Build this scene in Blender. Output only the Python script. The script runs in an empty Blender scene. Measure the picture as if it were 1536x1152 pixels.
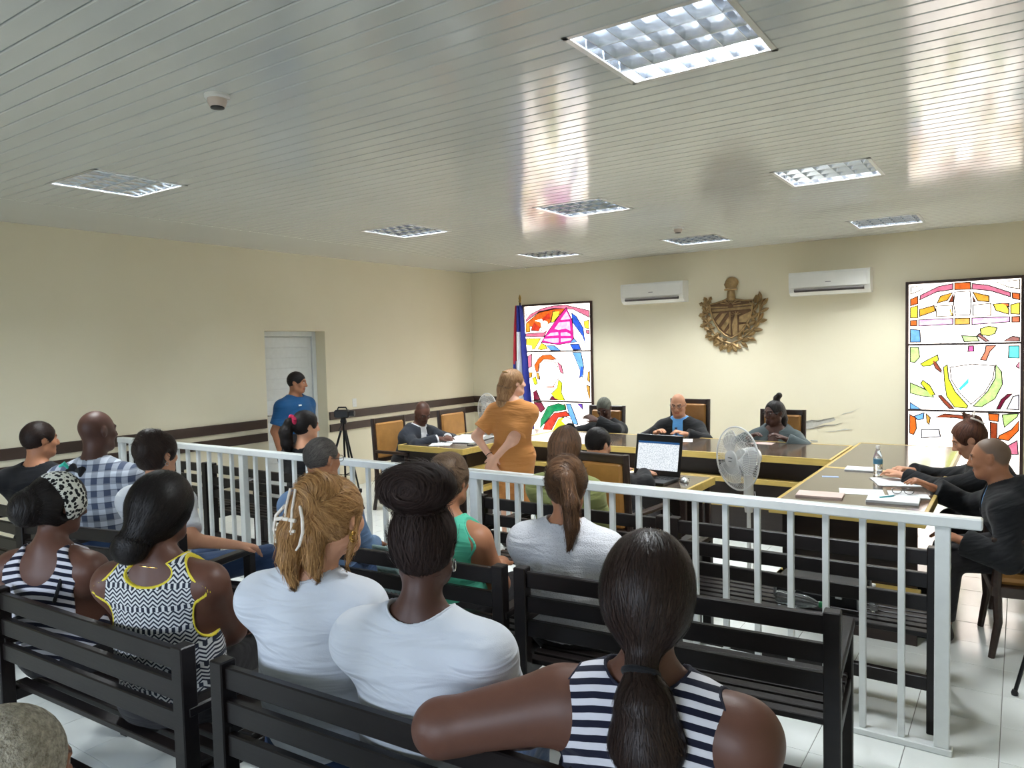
import bpy, bmesh, math, random
import numpy as np
from mathutils import Vector, Matrix
random.seed(7); RNG = np.random.default_rng(7)
SC = bpy.context.scene
COL = SC.collection
# ------------------------------------------------------------------ camera
cam_d = bpy.data.cameras.new('camera'); cam = bpy.data.objects.new('camera', cam_d); COL.objects.link(cam)
cam_d.sensor_width = 36.0; cam_d.lens = 36.0 * 1112 / 1536; cam_d.clip_start = 0.02
CR = ((0.82446904, -0.00918002, 0.5658326), (0.5654042, 0.05550434, -0.82294433), (-0.02385152, 0.99841624, 0.05095203))
cam.matrix_world = Matrix.Translation((0, 0, 1.75)) @ Matrix(CR).to_4x4()
SC.camera = cam
# ------------------------------------------------------------------ world, exposure
w = bpy.data.worlds.new('world'); SC.world = w; w.use_nodes = True
w.node_tree.nodes['Background'].inputs[0].default_value = (0.70, 0.83, 1.0, 1)
w.node_tree.nodes['Background'].inputs[1].default_value = 14.5
_t = w.node_tree; _tc = _t.nodes.new('ShaderNodeTexCoord'); _sp = _t.nodes.new('ShaderNodeSeparateXYZ'); _mr = _t.nodes.new('ShaderNodeMapRange'); _mx = _t.nodes.new('ShaderNodeMix'); _mx.data_type = 'RGBA'
_mr.inputs[1].default_value = -0.05; _mr.inputs[2].default_value = 0.05; _mx.inputs[6].default_value = (0.22, 0.22, 0.20, 1); _mx.inputs[7].default_value = (0.70, 0.83, 1.0, 1)   # ground below, overcast sky above
_t.links.new(_tc.outputs['Generated'], _sp.inputs[0]); _t.links.new(_sp.outputs[2], _mr.inputs[0]); _t.links.new(_mr.outputs[0], _mx.inputs[0]); _t.links.new(_mx.outputs[2], _t.nodes['Background'].inputs[0])
vs = SC.view_settings
vs.view_transform = 'Standard'; vs.look = 'None'; vs.gamma = 1.0; vs.use_curve_mapping = False
vs.exposure = 0.42
SC.cycles.use_denoising = True
SC.cycles.max_bounces = 10; SC.cycles.diffuse_bounces = 5
LAMP_POWER = 35.0
GLASS_GLOW = 4.2

# ------------------------------------------------------------------ helpers
def lin(r, g, b):
    f = lambda c: (c / 255 / 12.92) if c / 255 <= 0.04045 else ((c / 255 + 0.055) / 1.055) ** 2.4
    return (f(r), f(g), f(b), 1.0)

class NT:
    def __init__(s, name):
        s.m = bpy.data.materials.new(name); s.m.use_nodes = True
        s.t = s.m.node_tree; s.b = s.t.nodes['Principled BSDF']
    def n(s, typ, **kw):
        nd = s.t.nodes.new(typ)
        for k, v in kw.items():
            if k.startswith('i_'):
                key = k[2:]; key = int(key) if key.isdigit() else key.replace('_', ' ')
                nd.inputs[key].default_value = v
            else: setattr(nd, k, v)
        return nd
    def l(s, a, b): s.t.links.new(a, b)
    def ramp(s, fac, stops, interp='LINEAR'):
        r = s.n('ShaderNodeValToRGB'); r.color_ramp.interpolation = interp
        e = r.color_ramp.elements
        while len(e) < len(stops): e.new(0.5)
        for i, (p, c) in enumerate(stops): e[i].position = p; e[i].color = c
        s.l(fac, r.inputs[0]); return r
    def bump(s, h, strength=0.2, dist=0.01):
        b = s.n('ShaderNodeBump'); b.inputs['Strength'].default_value = strength; b.inputs['Distance'].default_value = dist
        s.l(h, b.inputs['Height']); s.l(b.outputs[0], s.b.inputs['Normal']); return b

MATS = {}
def mat(name, col, rough=0.5, metal=0.0, var=0.06, scale=8.0, bump=0.0, bscale=None, spec=0.5, stretch=(1, 1, 1), trans=0.0, emit=None, estr=0.0, alpha=1.0, coat=0.0):
    """plain procedural material: noise-varied colour, optional fine relief"""
    if name in MATS: return MATS[name]
    k = NT(name); b = k.b
    tc = k.n('ShaderNodeTexCoord'); mp = k.n('ShaderNodeMapping'); mp.inputs['Scale'].default_value = stretch
    k.l(tc.outputs['Object'], mp.inputs[0])
    nz = k.n('ShaderNodeTexNoise'); nz.inputs['Scale'].default_value = scale; nz.inputs['Detail'].default_value = 4
    k.l(mp.outputs[0], nz.inputs[0])
    c0 = tuple(max(0, c * (1 - var)) for c in col[:3]) + (1,); c1 = tuple(min(1, c * (1 + var)) for c in col[:3]) + (1,)
    r = k.ramp(nz.outputs[0], [(0.3, c0), (0.7, c1)]); k.l(r.outputs[0], b.inputs['Base Color'])
    b.inputs['Roughness'].default_value = rough; b.inputs['Metallic'].default_value = metal
    b.inputs['Specular IOR Level'].default_value = spec
    b.inputs['Transmission Weight'].default_value = trans; b.inputs['Alpha'].default_value = alpha
    b.inputs['Coat Weight'].default_value = coat
    if emit: b.inputs['Emission Color'].default_value = emit; b.inputs['Emission Strength'].default_value = estr
    if bump:
        n2 = k.n('ShaderNodeTexNoise'); n2.inputs['Scale'].default_value = bscale or scale * 6; n2.inputs['Detail'].default_value = 3
        k.l(mp.outputs[0], n2.inputs[0]); k.bump(n2.outputs[0], bump)
    MATS[name] = k.m
    return k.m

class MB:
    """collects shapes into one mesh"""
    def __init__(s): s.v = []; s.f = []; s.mi = []; s.cur = 0
    def add(s, v, f):
        o = len(s.v); s.v += [tuple(p) for p in v]; s.f += [tuple(i + o for i in q) for q in f]; s.mi += [s.cur] * len(f); return s
    def box(s, x0, x1, y0, y1, z0, z1, M=None):
        v = [(x, y, z) for z in (z0, z1) for y in (y0, y1) for x in (x0, x1)]
        if M: v = [tuple(M @ Vector(p)) for p in v]
        return s.add(v, [(0, 2, 3, 1), (4, 5, 7, 6), (0, 1, 5, 4), (2, 6, 7, 3), (0, 4, 6, 2), (1, 3, 7, 5)])
    def bbox(s, x0, x1, y0, y1, z0, z1, c=0.004, M=None):
        """box with chamfered edges"""
        bm = bmesh.new(); bmesh.ops.create_cube(bm, size=1)
        for p in bm.verts: p.co = Vector(((x0 + x1) / 2 + p.co.x * (x1 - x0), (y0 + y1) / 2 + p.co.y * (y1 - y0), (z0 + z1) / 2 + p.co.z * (z1 - z0)))
        bmesh.ops.bevel(bm, geom=bm.edges[:], offset=c, segments=1, affect='EDGES')
        return s.bm(bm, M)
    def bm(s, bm, M=None):
        bm.verts.index_update(); v = [(M @ p.co) if M else p.co.copy() for p in bm.verts]
        f = [[q.index for q in fc.verts] for fc in bm.faces]; bm.free(); return s.add(v, f)
    def prism(s, pts, d0, d1, ax='z', M=None):
        n = len(pts); mk = {'z': lambda a, b, d: (a, b, d), 'y': lambda a, b, d: (a, d, b), 'x': lambda a, b, d: (d, a, b)}[ax]
        v = [mk(a, b, d0) for a, b in pts] + [mk(a, b, d1) for a, b in pts]
        if M: v = [tuple(M @ Vector(p)) for p in v]
        f = [tuple(range(n - 1, -1, -1)), tuple(range(n, 2 * n))] + [(i, (i + 1) % n, n + (i + 1) % n, n + i) for i in range(n)]
        return s.add(v, f)
    def tube(s, pts, r, n=8, caps=True, closed=False):
        pts = [Vector(p) for p in pts]; m = len(pts); rs = r if hasattr(r, '__len__') else [r] * m
        t0 = (pts[1] - pts[0]).normalized(); a = t0.orthogonal().normalized(); v = []
        for i, p in enumerate(pts):
            if closed: t = (pts[(i + 1) % m] - pts[i - 1]).normalized()
            else: t = (pts[min(i + 1, m - 1)] - pts[max(i - 1, 0)]).normalized()
            a = (a - t * a.dot(t)); a = a.normalized() if a.length > 1e-6 else t.orthogonal().normalized(); b = t.cross(a)
            v += [p + (a * math.cos(2 * math.pi * k / n) + b * math.sin(2 * math.pi * k / n)) * rs[i] for k in range(n)]
        f = []
        for i in range(m if closed else m - 1):
            j = (i + 1) % m
            f += [(i * n + k, i * n + (k + 1) % n, j * n + (k + 1) % n, j * n + k) for k in range(n)]
        if caps and not closed: f += [tuple(range(n - 1, -1, -1)), tuple((m - 1) * n + k for k in range(n))]
        return s.add(v, f)
    def lathe(s, prof, n=20, M=None, ax='z'):
        v = []
        for r, z in prof:
            for k in range(n):
                c, q = math.cos(2 * math.pi * k / n) * r, math.sin(2 * math.pi * k / n) * r
                v.append((c, q, z) if ax == 'z' else (c, z, q))
        if M: v = [tuple(M @ Vector(p)) for p in v]
        m = len(prof); f = [(i * n + k, i * n + (k + 1) % n, (i + 1) * n + (k + 1) % n, (i + 1) * n + k) for i in range(m - 1) for k in range(n)]
        f += [tuple(range(n - 1, -1, -1)), tuple((m - 1) * n + k for k in range(n))]
        return s.add(v, f)
    def mesh(s, name, m, smooth=False):
        me = bpy.data.meshes.new(name); me.from_pydata([tuple(p) for p in s.v], [], s.f)
        for x in (m if isinstance(m, (list, tuple)) else [m]): me.materials.append(x)
        if max(s.mi, default=0): me.polygons.foreach_set('material_index', s.mi)
        bm = bmesh.new(); bm.from_mesh(me); bmesh.ops.recalc_face_normals(bm, faces=bm.faces); bm.to_mesh(me); bm.free()
        if smooth:
            me.polygons.foreach_set('use_smooth', [True] * len(me.polygons))
            try: me.set_sharp_from_angle(angle=math.radians(40))
            except Exception: pass
        return me
    def build(s, name, m, parent=None, loc=None, smooth=False, label=None):
        return link(name, s.mesh(name, m, smooth), parent, loc, label)

def link(name, me, parent=None, loc=None, label=None):
    o = bpy.data.objects.new(name, me); COL.objects.link(o)
    if parent: o.parent = parent
    if loc is not None: o.location = loc
    if label: o['label'] = label
    return o
def tag(o, label, cat, group=None, kind=None):
    o['label'] = label; o['category'] = cat
    if group: o['group'] = group
    if kind: o['kind'] = kind
    return o
def thing(name, label, cat, loc=(0, 0, 0), rz=0.0, group=None, kind=None):
    o = bpy.data.objects.new(name, None); COL.objects.link(o); o.empty_display_size = 0.05
    o.location = loc; o.rotation_euler = (0, 0, rz); return tag(o, label, cat, group, kind)
def dup(root, loc, rz=None, label=None):
    def cp(o, par):
        c = o.copy(); COL.objects.link(c); c.parent = par
        for ch in list(o.children): cp(ch, c)
        return c
    kids = list(root.children); r = root.copy(); COL.objects.link(r); r.location = loc
    if rz is not None: r.rotation_euler = (0, 0, rz)
    for ch in kids: cp(ch, r)
    if label: r['label'] = label
    return r

# ------------------------------------------------------------------ room shell
XL, XR, Y0, YB, ZC = -7.09, 1.6, -2.5, 9.25, 2.90
paint = NT('cream_wall_paint'); P = paint
tc = P.n('ShaderNodeTexCoord'); nz = P.n('ShaderNodeTexNoise', i_Scale=0.9, i_Detail=5.0); P.l(tc.outputs['Object'], nz.inputs[0])
r = P.ramp(nz.outputs[0], [(0.3, lin(224, 215, 188)), (0.7, lin(230, 222, 197))]); P.l(r.outputs[0], P.b.inputs['Base Color'])
P.b.inputs['Roughness'].default_value = 0.55
n2 = P.n('ShaderNodeTexNoise', i_Scale=120.0); P.l(tc.outputs['Object'], n2.inputs[0]); P.bump(n2.outputs[0], 0.05)
PAINT = P.m
M_plaster = mat('bare_plaster', lin(196, 194, 186), 0.9, scale=30, var=0.12, bump=0.4)
M_plasterd = mat('dirty_plaster_edge', lin(140, 136, 128), 0.95, scale=40, var=0.2, bump=0.5)
M_darkwood = mat('dark_varnished_wood', lin(52, 38, 32), 0.32, scale=3, var=0.25, stretch=(1, 14, 14), bump=0.05)
M_band = mat('dark_brown_rail_paint', lin(62, 46, 38), 0.45, scale=4, var=0.15)
M_pvc = mat('pvc_ceiling_board', lin(204, 207, 204), 0.13, scale=1.2, var=0.02, spec=0.5)
M_groove = mat('ceiling_groove_shadow_gap', lin(120, 120, 116), 0.8)
M_grout = mat('tile_grout', lin(128, 130, 126), 0.8)
M_tile = mat('white_floor_tile', lin(236, 240, 238), 0.16, scale=5, var=0.03)
M_whitepaint = mat('white_gloss_paint', lin(222, 226, 226), 0.3, scale=20, var=0.03)
M_black = mat('black_plastic', lin(20, 20, 22), 0.4)
M_white_plastic = mat('white_plastic', lin(232, 232, 228), 0.35, var=0.02)

def struct(name, mb, m, label, cat):
    return tag(mb.build(name, m), label, cat, kind='structure')
DY0, DY1, DZ = 5.37, 6.26, 1.99
m = MB(); T = 0.25
m.box(XL - T, XL, Y0, DY0, 0, ZC); m.box(XL - T, XL, DY1, YB + T, 0, ZC); m.box(XL - T, XL, DY0, DY1, DZ, ZC)
struct('wall_left', m, PAINT, 'cream side wall with two dark rails and a recessed white door', 'wall')
m = MB(); m.box(XL, XR, YB, YB + T, 0, ZC)
wall_back = struct('wall_back', m, PAINT, 'cream wall behind the judges with emblem and stained glass', 'wall')
m = MB(); m.box(XR, XR + T, Y0, YB + T, 0, ZC)
struct('wall_right', m, PAINT, 'cream wall beyond the defence table', 'wall')
m = MB(); m.box(XL, XR, Y0 - T, Y0, 0, 0.95); m.box(XL, XR, Y0 - T, Y0, 2.15, ZC)
for a, b in ((XL, -4.6), (-3.0, -1.4), (0.2, XR)): m.box(a, b, Y0 - T, Y0, 0.95, 2.15)
struct('wall_rear', m, PAINT, 'cream wall behind the public benches', 'wall')
# daylight windows behind the public, out of the picture
for k, (a, b) in enumerate(((-4.6, -3.0), (-1.4, 0.2))):
    t = thing('window_%d' % (3 + k), 'daylight window in the wall behind the public, ' + ('by the side wall' if k == 0 else 'behind the photographer'), 'window', (a, Y0 - 0.12, 0.95), kind='structure')
    for (x0, x1, z0, z1) in ((0, 0.05, 0, 1.2), (b - a - 0.05, b - a, 0, 1.2), (0.05, b - a - 0.05, 0, 0.05), (0.05, b - a - 0.05, 1.15, 1.2), ((b - a) / 2 - 0.02, (b - a) / 2 + 0.02, 0.05, 1.15)):
        q = MB(); q.bbox(x0, x1, -0.03, 0.03, z0, z1, 0.004); q.build('frame_bar', M_whitepaint, t)
    pl = bpy.data.lights.new('window_portal', 'AREA'); pl.shape = 'RECTANGLE'; pl.size = b - a; pl.size_y = 1.2; pl.cycles.is_portal = True
    po = bpy.data.objects.new('window_portal', pl); COL.objects.link(po); po.parent = t; po.location = ((b - a) / 2, -0.06, 0.6); po.rotation_euler = (math.radians(90), 0, 0)
# floor: grout bed, single tiles where they can be told apart, the rest joined
m = MB(); m.box(XL - T, XR + T, Y0 - T, YB + T, -0.1, -0.004)
floor = struct('floor', m, M_grout, 'glossy white tiled floor of the courtroom', 'floor')
TS = 0.335; tx0 = -0.06; ty0 = 3.55
m = MB(); m.bbox(0.0015, TS - 0.0015, 0.0015, TS - 0.0015, -0.012, 0, 0.0012); tile_me = m.mesh('floor_tile', M_tile)
rest = MB(); i0, i1 = math.floor((XL - tx0) / TS), math.ceil((XR - tx0) / TS); j0, j1 = math.floor((Y0 - ty0) / TS), math.ceil((YB - ty0) / TS)
for i in range(i0, i1):
    for j in range(j0, j1):
        x, y = tx0 + i * TS, ty0 + j * TS
        if -9 <= i <= 4 and -4 <= j <= 12: link('floor_tile', tile_me, floor, (x, y, RNG.uniform(-0.0012, 0)))
        else:
            a, b2, c, d = max(x, XL), min(x + TS, XR), max(y, Y0), min(y + TS, YB)
            if b2 - a > 0.01 and d - c > 0.01: rest.box(a + 0.0015, b2 - 0.0015, c + 0.0015, d - 0.0015, -0.012, 0)
o = rest.build('floor_tile_field', M_tile, floor); o['kind'] = 'stuff'
# ceiling: backing, plain border along the left wall, single boards cut around the light fittings
m = MB(); m.box(XL - T, XR + T, Y0 - T, YB + T, ZC + 0.30, ZC + 0.36); m.box(XL - T, XL, Y0, YB, ZC, ZC + .3)
ceiling = struct('ceiling', m, M_groove, 'pale glossy strip ceiling of long narrow boards', 'ceiling')
XBRD = -6.07
m = MB(); m.box(XL, XBRD - 0.004, Y0, YB, ZC, ZC + 0.012); m.build('border_panel', M_pvc, ceiling)
FIX = [(-1.42, 2.48), (-5.32, 2.38), (-1.42, 5.28), (-3.36, 5.28), (-5.28, 5.18), (-1.42, 7.98), (-3.34, 7.88), (-5.24, 7.78)]
bcache = {}
def board(x0, x1, y):
    L = round(x1 - x0, 3)
    if L not in bcache:
        q = MB(); q.prism([(0.003, 0.004), (0.007, 0.0), (0.093, 0.0), (0.097, 0.004), (0.097, 0.010), (0.1035, 0.010), (0.1035, 0.012), (0.003, 0.012)], 0, L, 'x')
        bcache[L] = q.mesh('ceiling_board', M_pvc)
    o = link('ceiling_board', bcache[L], ceiling, (x0, y, ZC)); o.rotation_euler.x = math.radians(RNG.normal(0, 0.16))
yy = 0.98 - 35 * 0.1
m2 = MB()
while yy < YB - 0.001:
    cuts = sorted((fx, fx + 0.6) for fx, fy in FIX if fy - 0.001 <= yy < fy + 0.599)
    x = XBRD
    for a, b2 in cuts: board(x, a, yy); x = b2
    board(x, XR, yy); yy = round(yy + 0.1, 4)
# ------------------------------------------------------------------ dark rails, door
BZ = [(0.885, 0.985), (0.735, 0.83)]
tn = 1
def rail(x0, x1, y0, y1, z0, z1, lab):
    global tn
    q = MB(); q.bbox(x0, x1, y0, y1, z0, z1, 0.004)
    tag(q.build('trim_%d' % tn, M_band), lab, 'wall rail', kind='structure'); tn += 1
for (z0, z1), nm in zip(BZ, ('upper', 'lower')):
    rail(XL, XL + 0.022, Y0, DY0 - 0.02, z0, z1, nm + ' dark rail on the side wall before the door')
    rail(XL, XL + 0.022, DY1 + 0.02, YB - .022, z0, z1, nm + ' dark rail on the side wall past the door')
    rail(XL, -6.12, YB - 0.022, YB, z0, z1, nm + ' dark rail in the corner behind the flag')
    rail(0.04, XR, YB - 0.022, YB, z0, z1, nm + ' dark rail beside the coat of arms window')
d = thing('door_1', 'white panelled door set back in the cream side wall', 'door', (XL - 0.2, DY0, 0), kind='structure')
w_ = DY1 - DY0
m = MB(); m.bbox(-0.02, 0.03, 0, 0.06, 0, DZ); m.bbox(-0.02, 0.03, w_ - 0.06, w_, 0, DZ); m.bbox(-0.02, 0.03, 0.06, w_ - 0.06, DZ - 0.06, DZ)
m.build('door_frame', M_whitepaint, d)
m = MB(); m.bbox(-0.025, 0.012, 0.065, w_ - 0.065, 0.01, DZ - 0.065)
lf = m.build('door_leaf', M_whitepaint, d)
for z0 in np.linspace(0.05, DZ - 0.19, 15):
    q = MB(); q.bbox(0.012, 0.016, 0.12, w_ - 0.12, z0, z0 + 0.12, 0.003); q.build('door_slat', M_whitepaint, lf)
m = MB(); m.tube([(0.012, 0.13, 1.0), (0.06, 0.13, 1.0), (0.06, 0.24, 1.0)], 0.009); m.build('door_handle', mat('brushed_steel', lin(180, 180, 180), 0.3, 1.0), lf)
m = MB(); m.box(XL - 0.27, XL - 0.25, DY0 - .1, DY1 + .1, 0, DZ + .1); tag(m.build('wall_behind_door', M_whitepaint), 'white backing behind the recessed side door', 'wall', kind='structure')
# peeled paint on the wall beneath the right judge's end of the bench
pt = thing('peeling_plaster', 'peeled paint and bare plaster streak low on the judges wall', 'wall damage', (-2.1, YB, 0.5))
def blob(pts, d, name, mt, par):
    q = MB(); q.prism([(a + 2.1, b - 0.5) for a, b in pts], -d, 0, 'y'); return q.build(name, mt, par)
blob([(-2.15, .74), (-2.1, .78), (-1.98, .79), (-1.9, .80), (-1.80, .825), (-1.78, .80), (-1.83, .775), (-1.92, .75), (-2.02, .70), (-2.12, .67), (-2.16, .68)], 0.003, 'bare_patch', M_plaster, pt)
blob([(-2.15, .755), (-2.05, .79), (-1.97, .785), (-1.9, .805), (-1.79, .83), (-1.9, .79), (-1.97, .772), (-2.05, .775)], 0.008, 'flaked_edge', M_plasterd, pt)
blob([(-2.14, .67), (-2.03, .695), (-1.9, .735), (-1.78, .745), (-1.7, .77), (-1.79, .735), (-1.9, .72), (-2.03, .68)], 0.006, 'flaked_edge', M_plasterd, pt)
blob([(-1.9, .655), (-1.78, .672), (-1.68, .70), (-1.6, .695), (-1.7, .682), (-1.8, .66)], 0.005, 'flaked_edge', M_plaster, pt)
blob([(-1.72, .86), (-1.6, .90), (-1.5, .96), (-1.59, .91), (-1.7, .875)], 0.004, 'flaked_edge', M_plaster, pt)
blob([(-2.06, .535), (-1.98, .53), (-1.98, .55), (-2.06, .55)], 0.004, 'flaked_edge', M_plaster, pt)
# ------------------------------------------------------------------ ceiling light fittings
M_mirror = mat('polished_aluminium_louvre', lin(200, 205, 212), 0.17, 1.0, var=0.03)
M_tubeglow = mat('lit_fluorescent_tube', (1, 1, 1, 1), 0.5, emit=(0.93, 0.98, 1.0, 1), estr=14.0)
M_alframe = mat('aluminium_frame', lin(200, 202, 202), 0.3, 0.6)
flabs = ['ceiling light over the public benches near the gallery rail end', 'ceiling light near the side wall over the left public bench',
         'ceiling light above the defence table', 'ceiling light above the standing woman in orange', 'ceiling light between the side door and the lawyer table',
         'ceiling light in front of the coat of arms window', 'ceiling light in front of the bronze emblem', 'ceiling light in front of the flag']
def fixture(i, fx, fy):
    t = thing('ceiling_light', 'square louvred ' + flabs[i], 'ceiling light', (fx + 0.3, fy + 0.3, ZC), group='square louvred ceiling lights')
    q = MB(); a = 0.3; h = 0.11
    q.box(-a, a, -a, a, h, h + 0.006); q.box(-a, -a + 0.004, -a, a, 0, h); q.box(a - 0.004, a, -a, a, 0, h); q.box(-a, a, -a, -a + 0.004, 0, h); q.box(-a, a, a - 0.004, a, 0, h)
    q.build('housing', M_mirror, t)
    q = MB()
    for sx in (-1, 1): q.bbox(sx * 0.303 - 0.012, sx * 0.303 + 0.012, -0.315, 0.315, -0.004, 0.004, 0.001); q.bbox(-0.315, 0.315, sx * 0.303 - 0.012, sx * 0.303 + 0.012, -0.004, 0.004, 0.001)
    q.build('frame', M_alframe, t)
    for k in range(4):
        y = -0.2205 + 0.147 * k
        q = MB(); q.tube([(-0.285, y, 0.09), (0.285, y, 0.09)], 0.013, 10); q.build('tube', M_tubeglow, t)
    for k in range(3):
        y = -0.147 + 0.147 * k
        q = MB(); q.prism([(y - 0.016, 0.066), (y - 0.006, 0.02), (y - 0.002, 0.0), (y + 0.002, 0.0), (y + 0.006, 0.02), (y + 0.016, 0.066)], -0.293, 0.293, 'x'); q.build('long_blade', M_mirror, t)
    for k in range(6):
        x = -0.245 + 0.098 * k
        q = MB(); q.prism([(x - 0.008, 0.036), (x - 0.0015, 0.002), (x + 0.0015, 0.002), (x + 0.008, 0.036)], -0.293, 0.293, 'y'); q.build('cross_blade', M_mirror, t)
    for k in range(4):
        L = bpy.data.lights.new('fluorescent_light', 'AREA'); L.shape = 'RECTANGLE'; L.size = 0.56; L.size_y = 0.03; L.energy = LAMP_POWER / 4; L.color = (0.94, 0.985, 1.0); L.spread = math.radians(150)
        lo = bpy.data.objects.new('fluorescent_light', L); COL.objects.link(lo); lo.parent = t; lo.location = (0, -0.2205 + 0.147 * k, 0.074)
for i, (fx, fy) in enumerate(FIX): fixture(i, fx, fy)
def smoke(x, y, lab):
    t = thing('smoke_detector', lab, 'smoke detector', (x, y, ZC), group='ceiling smoke detectors')
    q = MB(); q.lathe([(0.055, 0), (0.055, -0.012), (0.048, -0.018)], 24); q.build('base', M_white_plastic, t, smooth=True)
    q = MB(); q.lathe([(0.042, -0.016), (0.042, -0.03), (0.034, -0.05), (0.026, -0.056)], 24); q.build('cover', mat('beige_plastic', lin(205, 190, 180), 0.45), t, smooth=True)
    q = MB(); q.lathe([(0.03, -0.050), (0.03, -0.058), (0.012, -0.062)], 20); q.build('sensor_grille', M_black, t, smooth=True)
smoke(-2.97, 2.05, 'round smoke detector above the public benches'); smoke(-2.85, 7.15, 'round smoke detector near the judges bench')

# ------------------------------------------------------------------ white gallery railing
RY = 3.5
rl = thing('gallery_railing', 'long white metal railing between the public and the court', 'railing', (-6.74, RY, 0))
L_ = 6.62
q = MB(); q.bbox(0, L_, -0.03, 0.03, 0.965, 1.012, 0.006); q.build('top_rail', M_whitepaint, rl)
q = MB(); q.bbox(0.02, L_ - 0.1, -0.025, 0.025, 0.0, 0.03, 0.004); q.build('bottom_rail', M_whitepaint, rl)
posts = [0.03, 1.80, 4.05, 6.48]
q = MB(); q.bbox(-0.028, 0.028, -0.024, 0.024, 0.03, 0.968, 0.003); pm = q.mesh('post', M_whitepaint)
q = MB(); q.bbox(-0.0135, 0.0135, -0.0135, 0.0135, 0.03, 0.968, 0.002); bmh = q.mesh('baluster', M_whitepaint)
for p in posts: link('post', pm, rl, (p, 0, 0))
for a, b in zip(posts[:-1], posts[1:]):
    n = round((b - a) / 0.148)
    for k in range(1, n): link('baluster', bmh, rl, (a + (b - a) * k / n, 0, 0))
dk = thing('dock_railing', 'short low white railing behind the standing woman', 'railing', (-3.95, 5.0, 0))
q = MB(); q.bbox(0, 0.75, -0.02, 0.02, 0.675, 0.71, 0.005); q.build('top_rail', M_whitepaint, dk)
q = MB(); q.bbox(0, 0.75, -0.02, 0.02, 0.0, 0.03, 0.004); q.build('bottom_rail', M_whitepaint, dk)
q = MB(); q.bbox(-0.0135, 0.0135, -0.0135, 0.0135, 0.03, 0.68, 0.002); b2m = q.mesh('baluster', M_whitepaint)
for k in range(6): link('baluster', b2m, dk, (0.03 + 0.138 * k, 0, 0))

# ------------------------------------------------------------------ benches
M_bench = mat('near_black_stained_wood', lin(22, 16, 15), 0.4, spec=0.35, scale=3, var=0.25, stretch=(1, 10, 10), bump=0.04)
M_benchend = mat('raw_wood_end', lin(190, 150, 110), 0.5, scale=6, var=0.15, stretch=(6, 6, 1))
BL, BH = 1.25, 0.82
q = MB(); q.bbox(-0.0275, 0.0275, -0.0275, 0.0275, 0, BH + 0.012, 0.004); q_post = q.mesh('back_post', M_bench)
q = MB(); q.bbox(-0.025, 0.025, -0.025, 0.025, 0, 0.605, 0.004); q_leg = q.mesh('front_leg', M_bench)
q = MB(); q.bbox(-0.03, 0.03, -0.01, 0.53, 0.60, 0.635, 0.006); q_arm = q.mesh('armrest', M_bench)
q = MB(); q.bbox(0.05, BL - 0.05, -0.014, 0.014, -0.034, 0.034, 0.004); q_back = q.mesh('back_slat', M_bench)
q = MB(); q.bbox(0.02, BL - 0.02, -0.023, 0.023, -0.012, 0.012, 0.003); q_seat = q.mesh('seat_slat', M_bench)
q = MB(); q.bbox(-0.02, 0.02, 0.0, 0.5, 0.36, 0.408, 0.003); q_side = q.mesh('side_rail', M_bench)
q = MB(); q.bbox(0.05, BL - 0.05, -0.018, 0.018, -0.03, 0.03, 0.003); q_str = q.mesh('stretcher', M_bench)
def bench(lab, x, y, rz, loc_right=False):
    rz = math.radians(rz)
    t = thing('slatted_bench', lab, 'bench', (x, y, 0), rz, group='dark slatted benches')
    for sx in (0.0275, BL - 0.0275):
        link('back_post', q_post, t, (sx, 0, 0)); link('front_leg', q_leg, t, (sx, 0.49, 0)); link('armrest', q_arm, t, (sx, 0, 0)); link('side_rail', q_side, t, (sx, 0, 0))
    for k in range(3): link('back_slat', q_back, t, (0, 0.0, 0.783 - 0.102 * k))
    for k in range(7): link('seat_slat', q_seat, t, (0, 0.06 + 0.067 * k, 0.42))
    link('stretcher', q_str, t, (0, 0.46, 0.375)); link('stretcher', q_str, t, (0, 0.0, 0.22))
    return t
bench('dark slatted bench under the women in headband and patterned tank', -3.40, 1.24, 2.6)
bench('dark slatted bench under the two women in white tees', -2.00, 1.295, 3.2)
bench('dark slatted bench angled under the woman with dark curly updo', -4.735, 1.86, 12)
bench('dark slatted bench by the side wall under the men in plaid and black', -6.10, 1.98, 2)
bench('dark slatted bench under the grey-haired man and woman in teal', -3.02, 2.39, 5.0)
bench('dark slatted bench under the woman in white mesh cardigan', -1.735, 2.52, 5.3)
bench('dark slatted bench behind the rail holding the aluminium case', -1.525, 3.66, 0)
bench('dark slatted bench behind the rail under the woman in olive', -2.79, 3.66, 0)
bench('dark slatted bench behind the rail under the woman with pink scrunchie', -5.62, 3.66, 0)
bench('dark empty slatted bench behind the rail closest to the side wall', -6.90, 3.66, 0)

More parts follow.
